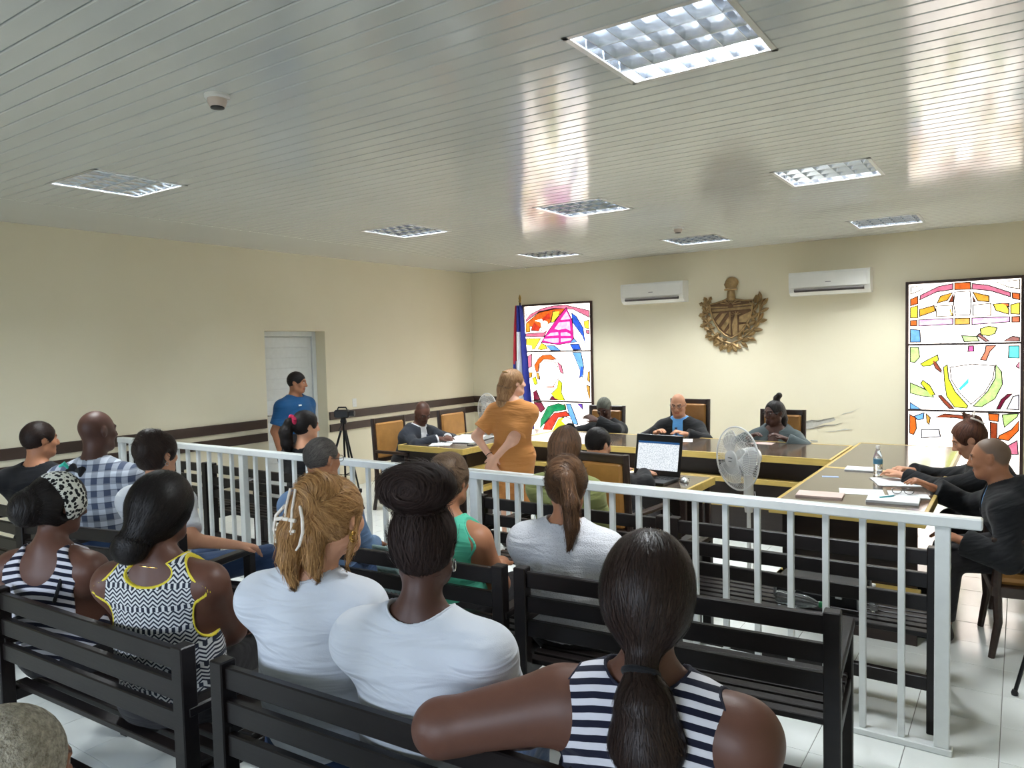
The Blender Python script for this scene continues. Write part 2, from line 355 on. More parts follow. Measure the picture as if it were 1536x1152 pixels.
# ------------------------------------------------------------------ court tables
M_top = mat('dark_laminate_top', lin(86, 74, 64), 0.13, scale=5, var=0.1, stretch=(1, 8, 8))
M_edge = mat('yellow_wood_edge', lin(196, 168, 92), 0.4, scale=4, var=0.12, stretch=(1, 10, 10))
M_panel = mat('dark_laminate_panel', lin(44, 32, 28), 0.35, scale=5, var=0.2, stretch=(1, 8, 8))
TZ = 0.76
def table(name, lab, x0, x1, y0, y1, sides, panel_in=0.12, z=TZ, low=(0.50, 0.285)):
    """sides: which of 'f' (front, -y), 'l', 'r', 'b' carry a panel with yellow strips"""
    t = thing(name, lab, 'table', ((x0 + x1) / 2, (y0 + y1) / 2, 0)); cx, cy = (x0 + x1) / 2, (y0 + y1) / 2
    a0, a1, b0, b1 = x0 - cx, x1 - cx, y0 - cy, y1 - cy
    q = MB(); q.bbox(a0 + 0.022, a1 - 0.022, b0 + 0.022, b1 - 0.022, z - 0.045, z, 0.001); q.build('table_top', M_top, t)
    q = MB(); q.bbox(a0, a1, b0, b0 + 0.022, z - 0.055, z + 0.002, 0.002); q.build('edge_strip', M_edge, t)
    q = MB(); q.bbox(a0, a1, b1 - 0.022, b1, z - 0.055, z + 0.002, 0.002); q.build('edge_strip', M_edge, t)
    q = MB(); q.bbox(a0, a0 + 0.022, b0 + 0.022, b1 - 0.022, z - 0.055, z + 0.002, 0.002); q.build('edge_strip', M_edge, t)
    q = MB(); q.bbox(a1 - 0.022, a1, b0 + 0.022, b1 - 0.022, z - 0.055, z + 0.002, 0.002); q.build('edge_strip', M_edge, t)
    for s in sides:
        p = panel_in
        if s == 'f':
            q = MB(); q.box(a0 + 0.05, a1 - 0.05, b0 + p, b0 + p + 0.02, 0.0, z - 0.045); q.build('panel', M_panel, t)
            for lz in low: q = MB(); q.bbox(a0 + 0.03, a1 - 0.03, b0 + p - 0.09, b0 + p, lz, lz + 0.045, 0.003); q.build('strip', M_edge, t)
        if s == 'b': q = MB(); q.box(a0 + 0.05, a1 - 0.05, b1 - p - 0.02, b1 - p, 0.0, z - 0.045); q.build('panel', M_panel, t)
        if s in 'lr':
            xx = a0 + p if s == 'l' else a1 - p
            q = MB(); q.box(xx - 0.01, xx + 0.01, b0 + 0.05, b1 - 0.05, 0.0, z - 0.045); q.build('panel', M_panel, t)
            for lz in low:
                sgn = -1 if s == 'l' else 1
                q = MB(); q.bbox(min(xx, xx + sgn * 0.09), max(xx, xx + sgn * 0.09), b0 + 0.03, b1 - 0.03, lz, lz + 0.045, 0.003); q.build('strip', M_edge, t)
    return t
table('judges_table', 'long dark table with yellow edge in front of the three judges', -4.44, -1.27, 6.42, 7.36, 'flr')
table('lawyer_table', 'dark table with yellow edge under the seated lawyer by the side wall', -5.30, -4.45, 5.60, 7.36, 'fr')
table('defence_table', 'wide dark table with yellow edge and scattered papers on the right', -1.255, -0.42, 4.54, 6.05, 'fl')
table('corner_table', 'dark table joining the judges table in front of the coat of arms window', -1.255, -0.42, 6.055, 7.60, 'l')
st = table('clerk_table', 'small dark table with yellow edge carrying the laptop', -2.72, -1.87, 4.80, 5.36, 'b', z=0.74)
for sx in (-0.38, 0.38):
    for sy in (-0.24, 0.24): q = MB(); q.bbox(sx - 0.02, sx + 0.02, sy - 0.02, sy + 0.02, 0, 0.70); q.build('leg', M_panel, st)

# ------------------------------------------------------------------ court chairs
M_tan = mat('tan_leather', lin(176, 126, 66), 0.42, scale=10, var=0.12, bump=0.08)
def chair(lab, x, y, rz, bh=1.02, w=0.46, loc_group='dark wooden armchairs with tan backs'):
    t = thing('court_chair', lab, 'chair', (x, y, 0), math.radians(rz), group=loc_group); h = w / 2   # faces +y
    q = MB(); q.bbox(-h + 0.04, h - 0.04, -0.22, 0.22, 0.40, 0.46, 0.02); q.build('seat', M_tan, t)
    q = MB(); q.bbox(-h + 0.005, h - 0.005, -0.24, 0.24, 0.34, 0.40, 0.006); q.build('seat_frame', M_darkwood, t)
    for s in (-1, 1):
        q = MB(); q.tube([(s * (h - 0.022), -0.29, 0.0), (s * (h - 0.022), -0.245, 0.18), (s * (h - 0.022), -0.235, 0.42), (s * (h - 0.022), -0.275, bh)], [0.019, 0.022, 0.026, 0.024], 8); q.build('back_post', M_darkwood, t)
        q = MB(); q.tube([(s * (h - 0.022), 0.235, 0.0), (s * (h - 0.022), 0.205, 0.2), (s * (h - 0.022), 0.215, 0.42), (s * (h - 0.022), 0.20, 0.64)], [0.017, 0.021, 0.025, 0.02], 8); q.build('front_leg', M_darkwood, t)
        q = MB(); q.bbox(s * (h - 0.022) - 0.025, s * (h - 0.022) + 0.025, -0.24, 0.24, 0.63, 0.66, 0.008); q.build('armrest', M_darkwood, t)
    R = Matrix.Translation((0, -0.235, 0.42)) @ Matrix.Rotation(math.radians(3.8), 4, 'X')
    q = MB(); q.bbox(-h + 0.02, h - 0.02, -0.024, 0.02, bh - 0.42 - 0.055, bh - 0.42, 0.006, M=R); q.build('top_rail', M_darkwood, t)
    q = MB(); q.bbox(-h + 0.02, h - 0.02, -0.024, 0.02, 0.10, 0.15, 0.006, M=R); q.build('lower_back_rail', M_darkwood, t)
    q = MB(); q.bbox(-h + 0.045, h - 0.045, -0.028, 0.035, 0.145, bh - 0.42 - 0.05, 0.018, M=R); q.build('backrest', M_tan, t)
    return t
chair('tan-backed chair under the judge with cropped hair', -4.06, 7.62, 180, 1.02, 0.48)
chair('taller tan-backed chair under the bald judge in blue shirt', -3.03, 7.62, 180, 1.12, 0.46)
chair('tan-backed chair under the judge with tied braids', -2.03, 7.62, 180, 1.03, 0.46)
chair('tan-backed chair under the lawyer writing by the side wall', -5.52, 5.98, -90, 1.0, 0.52)
chair('empty tan-backed chair behind the lawyer table', -5.50, 7.06, -90, 1.0, 0.52)
chair('tan-backed chair under the dark-haired clerk at the laptop', -2.19, 4.50, -6, 1.05, 0.40)
chair('dark wooden armchair under the balding man at the defence table', 0.08, 4.98, 98, 1.0, 0.54)
chair('dark wooden armchair under the woman reading at the defence table', 0.08, 5.80, 92, 1.0, 0.52)
# ------------------------------------------------------------------ stained glass windows
GC = dict(white=(255, 242, 232), cream=(255, 240, 214), red=(214, 62, 40), orange=(226, 104, 36), amber=(240, 170, 50), yellow=(246, 214, 60), lime=(206, 222, 40), lgreen=(170, 214, 120),
          green=(24, 140, 84), pink=(246, 176, 236), hot=(222, 40, 150), rose=(226, 120, 150), blue=(48, 96, 214), sky=(110, 170, 245), purple=(110, 70, 180), maroon=(116, 20, 52), teal=(60, 206, 210), brown=(150, 62, 30), ochre=(206, 150, 60), grey=(205, 205, 212))
def gmat(c):
    n = 'backlit_glass_' + c
    if n in MATS: return MATS[n]
    k = NT(n); b = k.b; r_, g_, b_, _ = lin(*GC[c])
    tc = k.n('ShaderNodeTexCoord'); nz = k.n('ShaderNodeTexNoise', i_Scale=22.0, i_Detail=3.0); k.l(tc.outputs['Object'], nz.inputs[0])
    lo, hi = (0.93, 1.0) if c in ('white', 'cream') else (0.62, 1.0)
    rp = k.ramp(nz.outputs[0], [(0.35, (r_ * lo, g_ * lo, b_ * lo, 1)), (0.62, (r_ * hi, g_ * hi, b_ * hi, 1))])
    b.inputs['Base Color'].default_value = (r_ * 0.5, g_ * 0.5, b_ * 0.5, 1); b.inputs['Roughness'].default_value = 0.15
    k.l(rp.outputs[0], b.inputs['Emission Color']); b.inputs['Emission Strength'].default_value = GLASS_GLOW if c in ('white', 'cream') else GLASS_GLOW * (0.34 if c in ('pink', 'yellow', 'grey', 'teal', 'lgreen', 'lime') else 0.23)
    MATS[n] = k.m; return k.m
M_lead = mat('lead_came', lin(40, 26, 24), 0.5)
M_wframe = mat('dark_window_frame', lin(52, 30, 26), 0.4)
def win(idx, lab, x0, x1, z0, z1, bars, pieces, conv, scale_lead=0.011):
    t = thing('window_%d' % idx, lab, 'stained glass window', (x0, YB, 0), kind='structure'); W = x1 - x0
    for (a, b, c, d) in ((-.03, 0, z0 - .03, z1 + .03), (W, W + .03, z0 - .03, z1 + .03), (0, W, z1, z1 + .03), (0, W, z0 - .03, z0)):
        q = MB(); q.bbox(a, b, -0.035, 0, c, d, 0.003); q.build('frame_bar', M_wframe, t)
    for zb in bars: q = MB(); q.bbox(0, W, -0.03, -0.004, zb - 0.011, zb + 0.011, 0.002); q.build('glazing_bar', M_lead, t)
    zs = [z0] + sorted(bars) + [z1]
    for a, b in zip(zs[:-1], zs[1:]): q = MB(); q.box(0.001, W - 0.001, -0.006, 0, a + 0.0005, b - 0.0005); q.build('glass_panel', gmat('white'), t)
    for k, (c, pts) in enumerate(pieces):
        P = [conv(*p) for p in pts]; P = [(min(max(u, 0.004), W - 0.004), min(max(z, z0 + 0.004), z1 - 0.004)) for u, z in P]
        ar = sum(P[i][0] * P[(i + 1) % len(P)][1] - P[(i + 1) % len(P)][0] * P[i][1] for i in range(len(P)))
        if ar < 0: P = P[::-1]
        n = len(P); I = []
        for i in range(n):
            a, b, d = Vector(P[i - 1]), Vector(P[i]), Vector(P[(i + 1) % n])
            e1, e2 = (b - a), (d - b)
            if e1.length < 1e-5 or e2.length < 1e-5: I.append(P[i]); continue
            e1.normalize(); e2.normalize(); nn = Vector((-e1.y - e2.y, e1.x + e2.x))
            if nn.length < 1e-4: I.append(P[i]); continue
            nn.normalize(); cs = max(0.5, nn.dot(Vector((-e1.y, e1.x)))); I.append(tuple(b + nn * (scale_lead / cs)))
        dep = 0.007 + 0.00022 * k
        q = MB(); q.cur = 1; q.prism(P, -dep, -0.005, 'y'); q.cur = 0; q.prism(I, -dep - 0.0016, -dep + 0.0005, 'y')
        q.build('glass_piece', [gmat(c), M_lead], t)
    rg = random.Random(idx)
    for k in range(34):
        u0, v0 = rg.uniform(0.05, W - 0.2), rg.uniform(z0 + 0.1, z1 - 0.1); a_ = rg.uniform(-0.9, 0.9); pts = [(u0, v0)]
        for _ in range(4): a_ += rg.uniform(-0.5, 0.5); pts.append((min(W - .01, pts[-1][0] + 0.035 * math.cos(a_)), pts[-1][1] + 0.035 * math.sin(a_)))
        q = MB(); q.tube([(x, -0.0065, z) for x, z in pts], 0.0022, 4); q.build('lead_line', M_lead, t)
    return t
W1x0, W1x1 = -6.095, -4.99
def cL(X, Y):   # traced outline -> metres on this window
    xl = 338 + (Y - 145) * 0.03; xr = 826 + (Y - 115) * 0.02; u = (X - xl) / (xr - xl)
    top, b1, b2 = 150 - 30 * u, 489 - 5 * u, 855 + 5 * u
    z = 2.33 - (Y - top) / (b1 - top) * 0.67 if Y < b1 else (1.66 - (Y - b1) / (b2 - b1) * 0.73 if Y < b2 else 0.93 - (Y - b2) / 470)
    return u * (W1x1 - W1x0), z
PL = [('rose', [(345, 250), (380, 205), (470, 160), (560, 138), (650, 130), (820, 175), (822, 235), (700, 170), (560, 165), (450, 190), (345, 270)]),
      ('orange', [(345, 330), (350, 270), (450, 190), (560, 165), (650, 160), (610, 215), (560, 180), (540, 270), (470, 310), (380, 300)]),
      ('amber', [(348, 345), (350, 270), (380, 262), (385, 340)]), ('yellow', [(540, 270), (555, 182), (612, 178), (600, 220), (560, 270)]),
      ('red', [(385, 330), (410, 260), (465, 300), (450, 335)]), ('cream', [(410, 255), (470, 235), (520, 260), (520, 300), (470, 335), (460, 270)]), ('red', [(465, 240), (530, 185), (545, 240), (480, 265)]),
      ('rose', [(345, 375), (345, 350), (490, 340), (520, 320), (490, 380)]), ('yellow', [(350, 470), (352, 385), (470, 385), (420, 470)]), ('cream', [(352, 480), (350, 430), (400, 440), (405, 480)]),
      ('yellow', [(440, 470), (470, 420), (500, 435), (520, 465), (470, 478)]),
      ('hot', [(655, 150), (700, 250), (715, 420), (600, 440), (465, 420), (520, 330), (590, 230)]), ('pink', [(658, 172), (690, 240), (688, 248), (605, 255), (632, 210)]), ('pink', [(600, 262), (685, 255), (692, 340), (650, 320), (600, 330), (560, 320)]),
      ('pink', [(540, 340), (600, 335), (605, 370), (500, 375)]), ('pink', [(610, 340), (660, 335), (690, 352), (695, 375), (612, 374)]), ('pink', [(490, 385), (605, 380), (605, 425), (560, 428), (480, 408)]), ('pink', [(612, 382), (698, 382), (698, 408), (612, 424)]),
      ('blue', [(690, 190), (730, 220), (780, 310), (795, 440), (770, 370), (720, 300), (700, 270)]), ('yellow', [(780, 260), (818, 245), (820, 320), (785, 312)]), ('rose', [(795, 325), (822, 325), (822, 360), (798, 355)]),
      ('sky', [(505, 440), (570, 440), (620, 482), (540, 482)]), ('blue', [(680, 430), (750, 430), (765, 478), (705, 480)]), ('sky', [(712, 385), (740, 420), (680, 425)]), ('cream', [(345, 160), (420, 148), (350, 220)]),
      ('orange', [(445, 540), (480, 512), (540, 508), (590, 545), (560, 552), (490, 548), (458, 580), (450, 640), (430, 640), (415, 590)]), ('cream', [(455, 590), (490, 555), (570, 555), (598, 600), (600, 690), (560, 750), (480, 750), (460, 690)]), ('amber', [(430, 640), (452, 645), (462, 700), (440, 690)]),
      ('orange', [(495, 750), (540, 738), (590, 748), (545, 758)]), ('lime', [(400, 685), (430, 672), (445, 730), (420, 740)]), ('lime', [(600, 690), (630, 720), (625, 790), (650, 850), (580, 848), (545, 800), (590, 755)]),
      ('maroon', [(410, 790), (435, 770), (470, 850), (415, 850)]), ('maroon', [(530, 848), (550, 815), (620, 850)]), ('maroon', [(415, 862), (475, 862), (505, 910), (470, 940), (420, 890)]),
      ('rose', [(365, 520), (400, 500), (400, 600), (370, 615)]), ('amber', [(370, 640), (405, 640), (400, 680), (372, 690)]), ('sky', [(700, 492), (765, 492), (785, 600), (775, 690), (745, 600)]),
      ('blue', [(760, 590), (785, 600), (780, 660), (750, 690)]), ('amber', [(810, 640), (826, 630), (828, 720), (808, 700)]), ('ochre', [(800, 730), (828, 740), (830, 850), (812, 800)]), ('rose', [(590, 560), (625, 590), (640, 660), (612, 640)]),
      ('green', [(462, 1050), (470, 980), (520, 890), (600, 868), (650, 880), (660, 915), (570, 930), (500, 1010)]), ('red', [(480, 1070), (500, 1010), (570, 935), (660, 920), (690, 955), (600, 970), (545, 1070)]),
      ('lime', [(550, 1075), (600, 978), (640, 960), (660, 1020), (640, 1060)]), ('cream', [(620, 990), (650, 955), (700, 975), (710, 1020), (665, 1030)]), ('sky', [(655, 870), (690, 870), (720, 940), (748, 1015), (712, 1010), (680, 950)]),
      ('purple', [(735, 868), (775, 868), (780, 915)]), ('lime', [(640, 868), (652, 875), (660, 900), (655, 910)]), ('green', [(470, 1080), (545, 1080), (520, 1150), (465, 1150)]), ('orange', [(555, 1085), (640, 1070), (650, 1150), (540, 1150)]), ('sky', [(720, 1030), (800, 1030), (820, 1150), (740, 1150)])]
win(1, 'stained glass window with a magenta triangle behind the flag', W1x0, W1x1, 0.28, 2.33, (1.66, 0.93), PL, cL)
W2x0, W2x1 = -1.025, -0.005
def cR(X, Y):
    xl, xr = 98, 790 - (Y - 80) * 0.01; u = (X - xl) / (xr - xl)
    top, b1, b2 = 118 - 36 * u, 483 - 8 * u, 882 + 22 * u
    z = 2.32 - (Y - top) / (b1 - top) * 0.66 if Y < b1 else (1.66 - (Y - b1) / (b2 - b1) * 0.72 if Y < b2 else 0.94 - (Y - b2) / 560)
    return u * (W2x1 - W2x0), z
PR = [('rose', [(165, 215), (170, 180), (290, 125), (385, 108), (385, 150), (280, 165)]), ('rose', [(495, 108), (600, 120), (730, 165), (732, 200), (610, 160), (495, 148)]), ('orange', [(388, 105), (492, 100), (495, 150), (388, 152)]),
      ('orange', [(105, 250), (105, 205), (160, 182), (162, 235)]), ('orange', [(732, 165), (786, 172), (786, 218), (735, 205)]), ('cream', [(105, 180), (110, 130), (250, 108), (160, 160)]), ('cream', [(640, 105), (785, 88), (785, 150), (720, 140)]),
      ('yellow', [(105, 322), (105, 255), (160, 240), (160, 322)]), ('yellow', [(725, 300), (725, 240), (786, 225), (786, 305)]), ('amber', [(165, 265), (265, 240), (275, 280), (165, 315)]), ('amber', [(275, 235), (300, 185), (385, 162), (350, 215)]),
      ('brown', [(350, 228), (385, 165), (388, 225)]), ('cream', [(270, 245), (380, 240), (385, 310), (275, 315)]), ('white', [(390, 160), (490, 155), (498, 235), (490, 305), (395, 308), (382, 235)]), ('amber', [(498, 160), (605, 185), (605, 228), (530, 220)]),
      ('brown', [(500, 175), (525, 225), (505, 228)]), ('cream', [(502, 240), (615, 230), (615, 310), (502, 308)]), ('yellow', [(620, 235), (700, 230), (722, 270), (720, 305), (640, 280)]), ('orange', [(655, 230), (722, 232), (722, 262)]), ('amber', [(350, 270), (372, 250), (388, 310), (365, 310)]),
      ('orange', [(105, 372), (105, 332), (155, 330), (155, 370)]), ('pink', [(160, 372), (160, 328), (385, 320), (385, 362)]), ('white', [(185, 350), (270, 330), (360, 340), (270, 362)]), ('amber', [(390, 365), (390, 320), (490, 318), (490, 362)]), ('pink', [(495, 365), (495, 318), (728, 312), (728, 350)]), ('white', [(520, 345), (610, 322), (705, 332), (610, 358)]), ('orange', [(732, 352), (732, 312), (786, 310), (786, 352)]),
      ('sky', [(105, 470), (105, 385), (175, 390), (180, 470)]), ('lime', [(550, 425), (545, 385), (600, 368), (655, 380), (640, 420), (600, 435)]), ('brown', [(525, 430), (545, 412), (610, 465), (580, 470)]), ('brown', [(680, 465), (740, 430), (785, 440), (785, 468)]), ('lgreen', [(430, 425), (530, 430), (550, 465), (450, 470)]),
      ('lgreen', [(105, 590), (105, 495), (165, 495), (175, 560), (140, 595)]), ('lime', [(170, 600), (215, 575), (290, 540), (295, 580), (240, 615), (190, 618)]), ('brown', [(245, 580), (268, 572), (315, 640), (310, 660), (270, 630)]), ('hot', [(470, 530), (475, 488), (512, 488), (515, 528)]), ('orange', [(545, 580), (575, 525), (580, 488), (650, 486), (610, 530), (588, 585)]),
      ('teal', [(712, 570), (715, 490), (782, 490), (782, 572)]), ('lime', [(320, 620), (350, 600), (360, 690), (400, 770), (480, 860), (470, 878), (390, 870), (340, 800), (325, 700)]), ('lgreen', [(640, 600), (680, 650), (685, 730), (640, 820), (560, 870), (500, 865), (590, 770), (635, 690)]),
      ('white', [(360, 620), (500, 600), (640, 612), (630, 690), (580, 780), (495, 855), (420, 780), (370, 700)]), ('sky', [(370, 660), (415, 660), (385, 682)]), ('teal', [(410, 750), (485, 675), (488, 722), (425, 778)]), ('grey', [(470, 835), (490, 805), (492, 842)]), ('lgreen', [(105, 780), (105, 710), (180, 740), (240, 770), (270, 808), (180, 800)]),
      ('lime', [(175, 720), (190, 695), (240, 730), (275, 790), (240, 800)]), ('brown', [(285, 795), (310, 790), (380, 860), (395, 880), (360, 880), (320, 840)]), ('sky', [(105, 880), (105, 830), (185, 880)]), ('maroon', [(640, 885), (670, 820), (710, 785), (745, 785), (700, 830), (670, 885)]), ('grey', [(700, 885), (740, 800), (780, 790), (780, 890)]), ('rose', [(755, 620), (782, 580), (782, 640)]),
      ('orange', [(103, 1030), (103, 905), (150, 930), (155, 1000), (135, 1040)]), ('sky', [(130, 920), (205, 895), (200, 940), (160, 950)]), ('ochre', [(210, 900), (245, 930), (235, 980), (215, 960)]), ('brown', [(265, 930), (330, 905), (440, 915), (480, 950), (400, 935)]), ('orange', [(430, 900), (490, 910), (550, 970), (565, 1040), (530, 1050), (510, 975)]),
      ('grey', [(180, 1000), (300, 1000), (310, 1050), (180, 1060)]), ('orange', [(595, 905), (665, 908), (660, 960), (600, 950)]), ('lgreen', [(675, 912), (780, 905), (770, 930), (690, 995)]), ('orange', [(650, 1060), (660, 1035), (730, 1000), (782, 945), (782, 1010), (720, 1070)]), ('brown', [(605, 955), (655, 965), (650, 1150), (610, 1150)]), ('yellow', [(665, 1150), (690, 1080), (700, 1150)]), ('rose', [(700, 1100), (770, 1060), (780, 1150), (710, 1150)])]
win(2, 'stained glass window with a white shield and branches beside the defence table', W2x0, W2x1, 0.30, 2.32, (1.66, 0.94), PR, cR)

# ------------------------------------------------------------------ bronze emblem
M_bronze = mat('aged_bronze', lin(150, 124, 84), 0.42, 0.55, scale=18, var=0.3, bump=0.25)
M_bronzed = mat('dark_bronze_recess', lin(96, 70, 46), 0.5, 0.5, scale=18, var=0.2)
em = thing('bronze_emblem', 'bronze relief coat of arms with leafy wreath above the judges', 'emblem', (-2.99, YB, 2.08))
E = lambda X, Y: ((X - 640) * 0.00101, (590 - Y) * 0.00101)
sh = [(365, 455), (450, 440), (560, 410), (635, 365), (700, 405), (800, 425), (905, 425), (895, 560), (865, 660), (800, 760), (720, 840), (640, 880), (560, 845), (480, 770), (410, 650), (380, 540)]
q = MB(); q.prism([E(*p) for p in sh], -0.03, 0, 'y'); q.build('shield', M_bronzed, em)
q = MB(); q.tube([(E(*p)[0], -0.034, E(*p)[1]) for p in sh], 0.011, 8, closed=True); q.build('shield_border', M_bronze, em, smooth=True)
def eplate(name, pts, d0=-0.042, d1=-0.028): q = MB(); q.prism([E(*p) for p in pts], d0, d1, 'y'); return q.build(name, M_bronze, em)
eplate('cross_bar', [(395, 520), (890, 500), (890, 530), (400, 548)]); eplate('cross_bar', [(385, 482), (600, 490), (600, 505), (388, 502)]); eplate('cross_bar', [(670, 480), (895, 465), (893, 482), (670, 497)])
for k in range(7):
    a = math.radians(20 + 23.3 * k); c0 = (632, 470); eplate('sun_ray', [(c0[0] + 22 * math.cos(a - .12), c0[1] - 22 * math.sin(a - .12)), (c0[0] + (70 + 70 * abs(math.cos(a))) * math.cos(a - .09), c0[1] - 80 * math.sin(a - .09)), (c0[0] + (70 + 70 * abs(math.cos(a))) * math.cos(a + .09), c0[1] - 80 * math.sin(a + .09)), (c0[0] + 22 * math.cos(a + .12), c0[1] - 22 * math.sin(a + .12))])
eplate('diagonal_stripe', [(405, 570), (490, 565), (425, 630)]); eplate('diagonal_stripe', [(445, 670), (530, 575), (590, 570), (480, 715)]); eplate('diagonal_stripe', [(510, 750), (615, 610), (615, 690), (545, 790)]); eplate('diagonal_stripe', [(570, 815), (612, 760), (612, 840)])
eplate('centre_bar', [(618, 555), (632, 555), (632, 850), (618, 850)]); eplate('palm_trunk', [(690, 580), (715, 570), (720, 830), (660, 850), (650, 730)]); eplate('hill', [(740, 620), (885, 560), (860, 650), (820, 690), (740, 690)]); eplate('field', [(735, 720), (820, 710), (740, 800)])
for k in range(7):
    a = math.radians(200 - 36 * k); eplate('palm_frond', [(702, 600), (702 + 55 * math.cos(a) - 6, 595 - 45 * math.sin(a)), (702 + 62 * math.cos(a), 600 - 40 * math.sin(a))], -0.05, -0.04)
q = MB(); q.tube([(E(640, 420)[0], -0.03, E(640, 420)[1]), (E(640, 330)[0], -0.03, E(640, 330)[1]), (E(640, 290)[0], -0.03, E(640, 290)[1])], [0.055, 0.05, 0.042], 12); q.build('fasces_top', M_bronze, em, smooth=True)
bm_ = bmesh.new(); bmesh.ops.create_uvsphere(bm_, u_segments=20, v_segments=12, radius=1)
for v in bm_.verts:
    x, y, z = v.co; v.co = ((x * (0.09 if z > -0.2 else 0.078)) + (0.01 if z > 0.2 else 0), y * 0.045 - 0.035, z * 0.095 if z > -0.5 else -0.0475)
q = MB(); q.bm(bm_, Matrix.Translation((0, 0, E(0, 220)[1]))); q.build('cap', M_bronze, em, smooth=True)
q = MB(); q.tube([(0.072 * math.cos(a), -0.045 + 0.04 * math.sin(a) * -1, E(0, 285)[1]) for a in np.linspace(-0.3, math.pi + 0.3, 14)], 0.012, 8); q.build('cap_band', M_bronze, em, smooth=True)
q = MB()
star = [((0.026 if k % 2 == 0 else 0.011) * math.cos(math.radians(90 + 36 * k)) - 0.005, (0.026 if k % 2 == 0 else 0.011) * math.sin(math.radians(90 + 36 * k)) + E(0, 215)[1]) for k in range(10)]
q.prism(star, -0.088, -0.074, 'y'); q.build('star', M_bronze, em)
def eleaf(X, Y, ang, L, wd, lobes):
    a = math.radians(ang); ca, sa = math.cos(a), math.sin(a); n = 9; top = []; bot = []
    for i in range(n + 1):
        t = i / n; ww = wd * math.sin(math.pi * min(1, t * 0.92 + 0.05)) * (1 + (0.32 * math.cos(t * math.pi * lobes * 2) if lobes else 0)); top.append((t * L, ww)); bot.append((t * L, -ww))
    cx_, cz_ = E(X, Y); v = []
    for (s, ww) in top: v.append((cx_ + s * ca - ww * sa, -0.018, cz_ + s * sa + ww * ca))
    for (s, ww) in bot: v.append((cx_ + s * ca + -ww * sa, -0.018, cz_ + s * sa + ww * ca))
    for i in range(n + 1): s = top[i][0]; v.append((cx_ + s * ca, -0.036 - 0.008 * math.sin(math.pi * i / n), cz_ + s * sa))
    m_ = n + 1; f = []
    for i in range(n): f += [(i, i + 1, 2 * m_ + i + 1, 2 * m_ + i), (m_ + i + 1, m_ + i, 2 * m_ + i, 2 * m_ + i + 1), (i + 1, i, m_ + i, m_ + i + 1)]
    q = MB(); q.add(v, f); q.build('leaf', M_bronze, em, smooth=False)
for (X, Y, a) in [(330, 460, 110), (330, 470, 160), (330, 450, 60), (325, 560, 120), (325, 570, 190), (330, 560, 70), (330, 680, 130), (335, 690, 200), (340, 690, 90), (380, 790, 150), (385, 800, 220), (395, 790, 110), (440, 860, 200), (450, 870, 250), (520, 930, 200), (530, 935, 250), (540, 920, 150), (640, 960, 240), (640, 960, 300), (620, 970, 200), (660, 970, 340)]:
    eleaf(X, Y, a, 0.112, 0.034, 2.5)
for (X, Y, a) in [(950, 470, 80), (960, 480, 35), (930, 520, 130), (980, 560, 70), (985, 570, 20), (940, 600, 130), (970, 680, 60), (960, 690, 10), (925, 690, 120), (910, 770, 50), (905, 790, 0), (860, 780, 110), (840, 860, 30), (830, 880, -20), (790, 850, 100), (760, 920, 10), (750, 930, -40), (720, 900, 70), (1000, 440, 100), (1010, 500, 50)]:
    eleaf(X, Y, a, 0.118, 0.025, 0)
for (X, Y, a) in [(375, 560, 150), (395, 650, 170), (430, 740, 190), (500, 820, 200), (580, 890, 210), (350, 500, 100)]: eleaf(X, Y, a, 0.10, 0.032, 2.5)
for (X, Y, a) in [(910, 560, 60), (890, 650, 40), (850, 730, 30), (780, 810, 10), (700, 880, -10), (925, 470, 80)]: eleaf(X, Y, a, 0.11, 0.026, 0)
for nm, pts in (('branch', [(335, 440), (330, 560), (350, 690), (420, 820), (540, 920), (690, 970)]), ('branch', [(990, 440), (985, 560), (960, 680), (880, 800), (760, 900), (600, 960)])):
    q = MB(); q.tube([(E(*p)[0], -0.02, E(*p)[1]) for p in pts], 0.012, 8); q.build(nm, M_bronze, em, smooth=True)

for ch in em.children:
    for v in ch.data.vertices: v.co.y = min(v.co.y, -0.0015)
# ------------------------------------------------------------------ air conditioners
M_ac = mat('white_air_conditioner_shell', lin(236, 236, 232), 0.22, var=0.01); M_acd = mat('dark_vent', lin(58, 52, 56), 0.6)
def ac(x, z, lab):
    t = thing('air_conditioner', lab, 'air conditioner', (x, YB, z), group='white split air conditioners'); W = 0.87
    prof = [(0, 0.0), (-0.12, 0.0), (-0.175, 0.035), (-0.2, 0.09), (-0.205, 0.24), (-0.19, 0.265), (0, 0.275)]
    q = MB(); q.prism(prof, -W / 2, W / 2, 'x'); q.build('body', M_ac, t)
    q = MB(); q.bbox(-W / 2 + 0.03, W / 2 - 0.03, -0.212, -0.203, 0.085, 0.245, 0.003); q.build('front_cover', M_ac, t)
    R = Matrix.Translation((0, -0.165, 0.05)) @ Matrix.Rotation(math.radians(-35), 4, 'X')
    q = MB(); q.box(-W / 2 + 0.06, W / 2 - 0.06, -0.035, -0.006, -0.022, 0.035, M=R); q.build('vent', M_acd, t)
    for k in range(2): q = MB(); q.bbox(-W / 2 + 0.065, W / 2 - 0.065, -0.045, -0.036, -0.018 + 0.026 * k, -0.004 + 0.026 * k, 0.002, M=R); q.build('louvre', M_ac if k else mat('grey_louvre', lin(150, 146, 148), 0.4), t)
    q = MB(); q.box(-0.03, 0.03, -0.2135, -0.212, 0.135, 0.143); q.build('badge', mat('grey_badge', lin(120, 120, 125), 0.4), t)
ac(-3.99, 2.27, 'white air conditioner to the flag side of the bronze emblem'); ac(-1.82, 2.26, 'white air conditioner between the emblem and the coat of arms window')
t = thing('light_switch', 'white double switch plate on the side wall past the door', 'light switch', (XL, 6.71, 1.07))
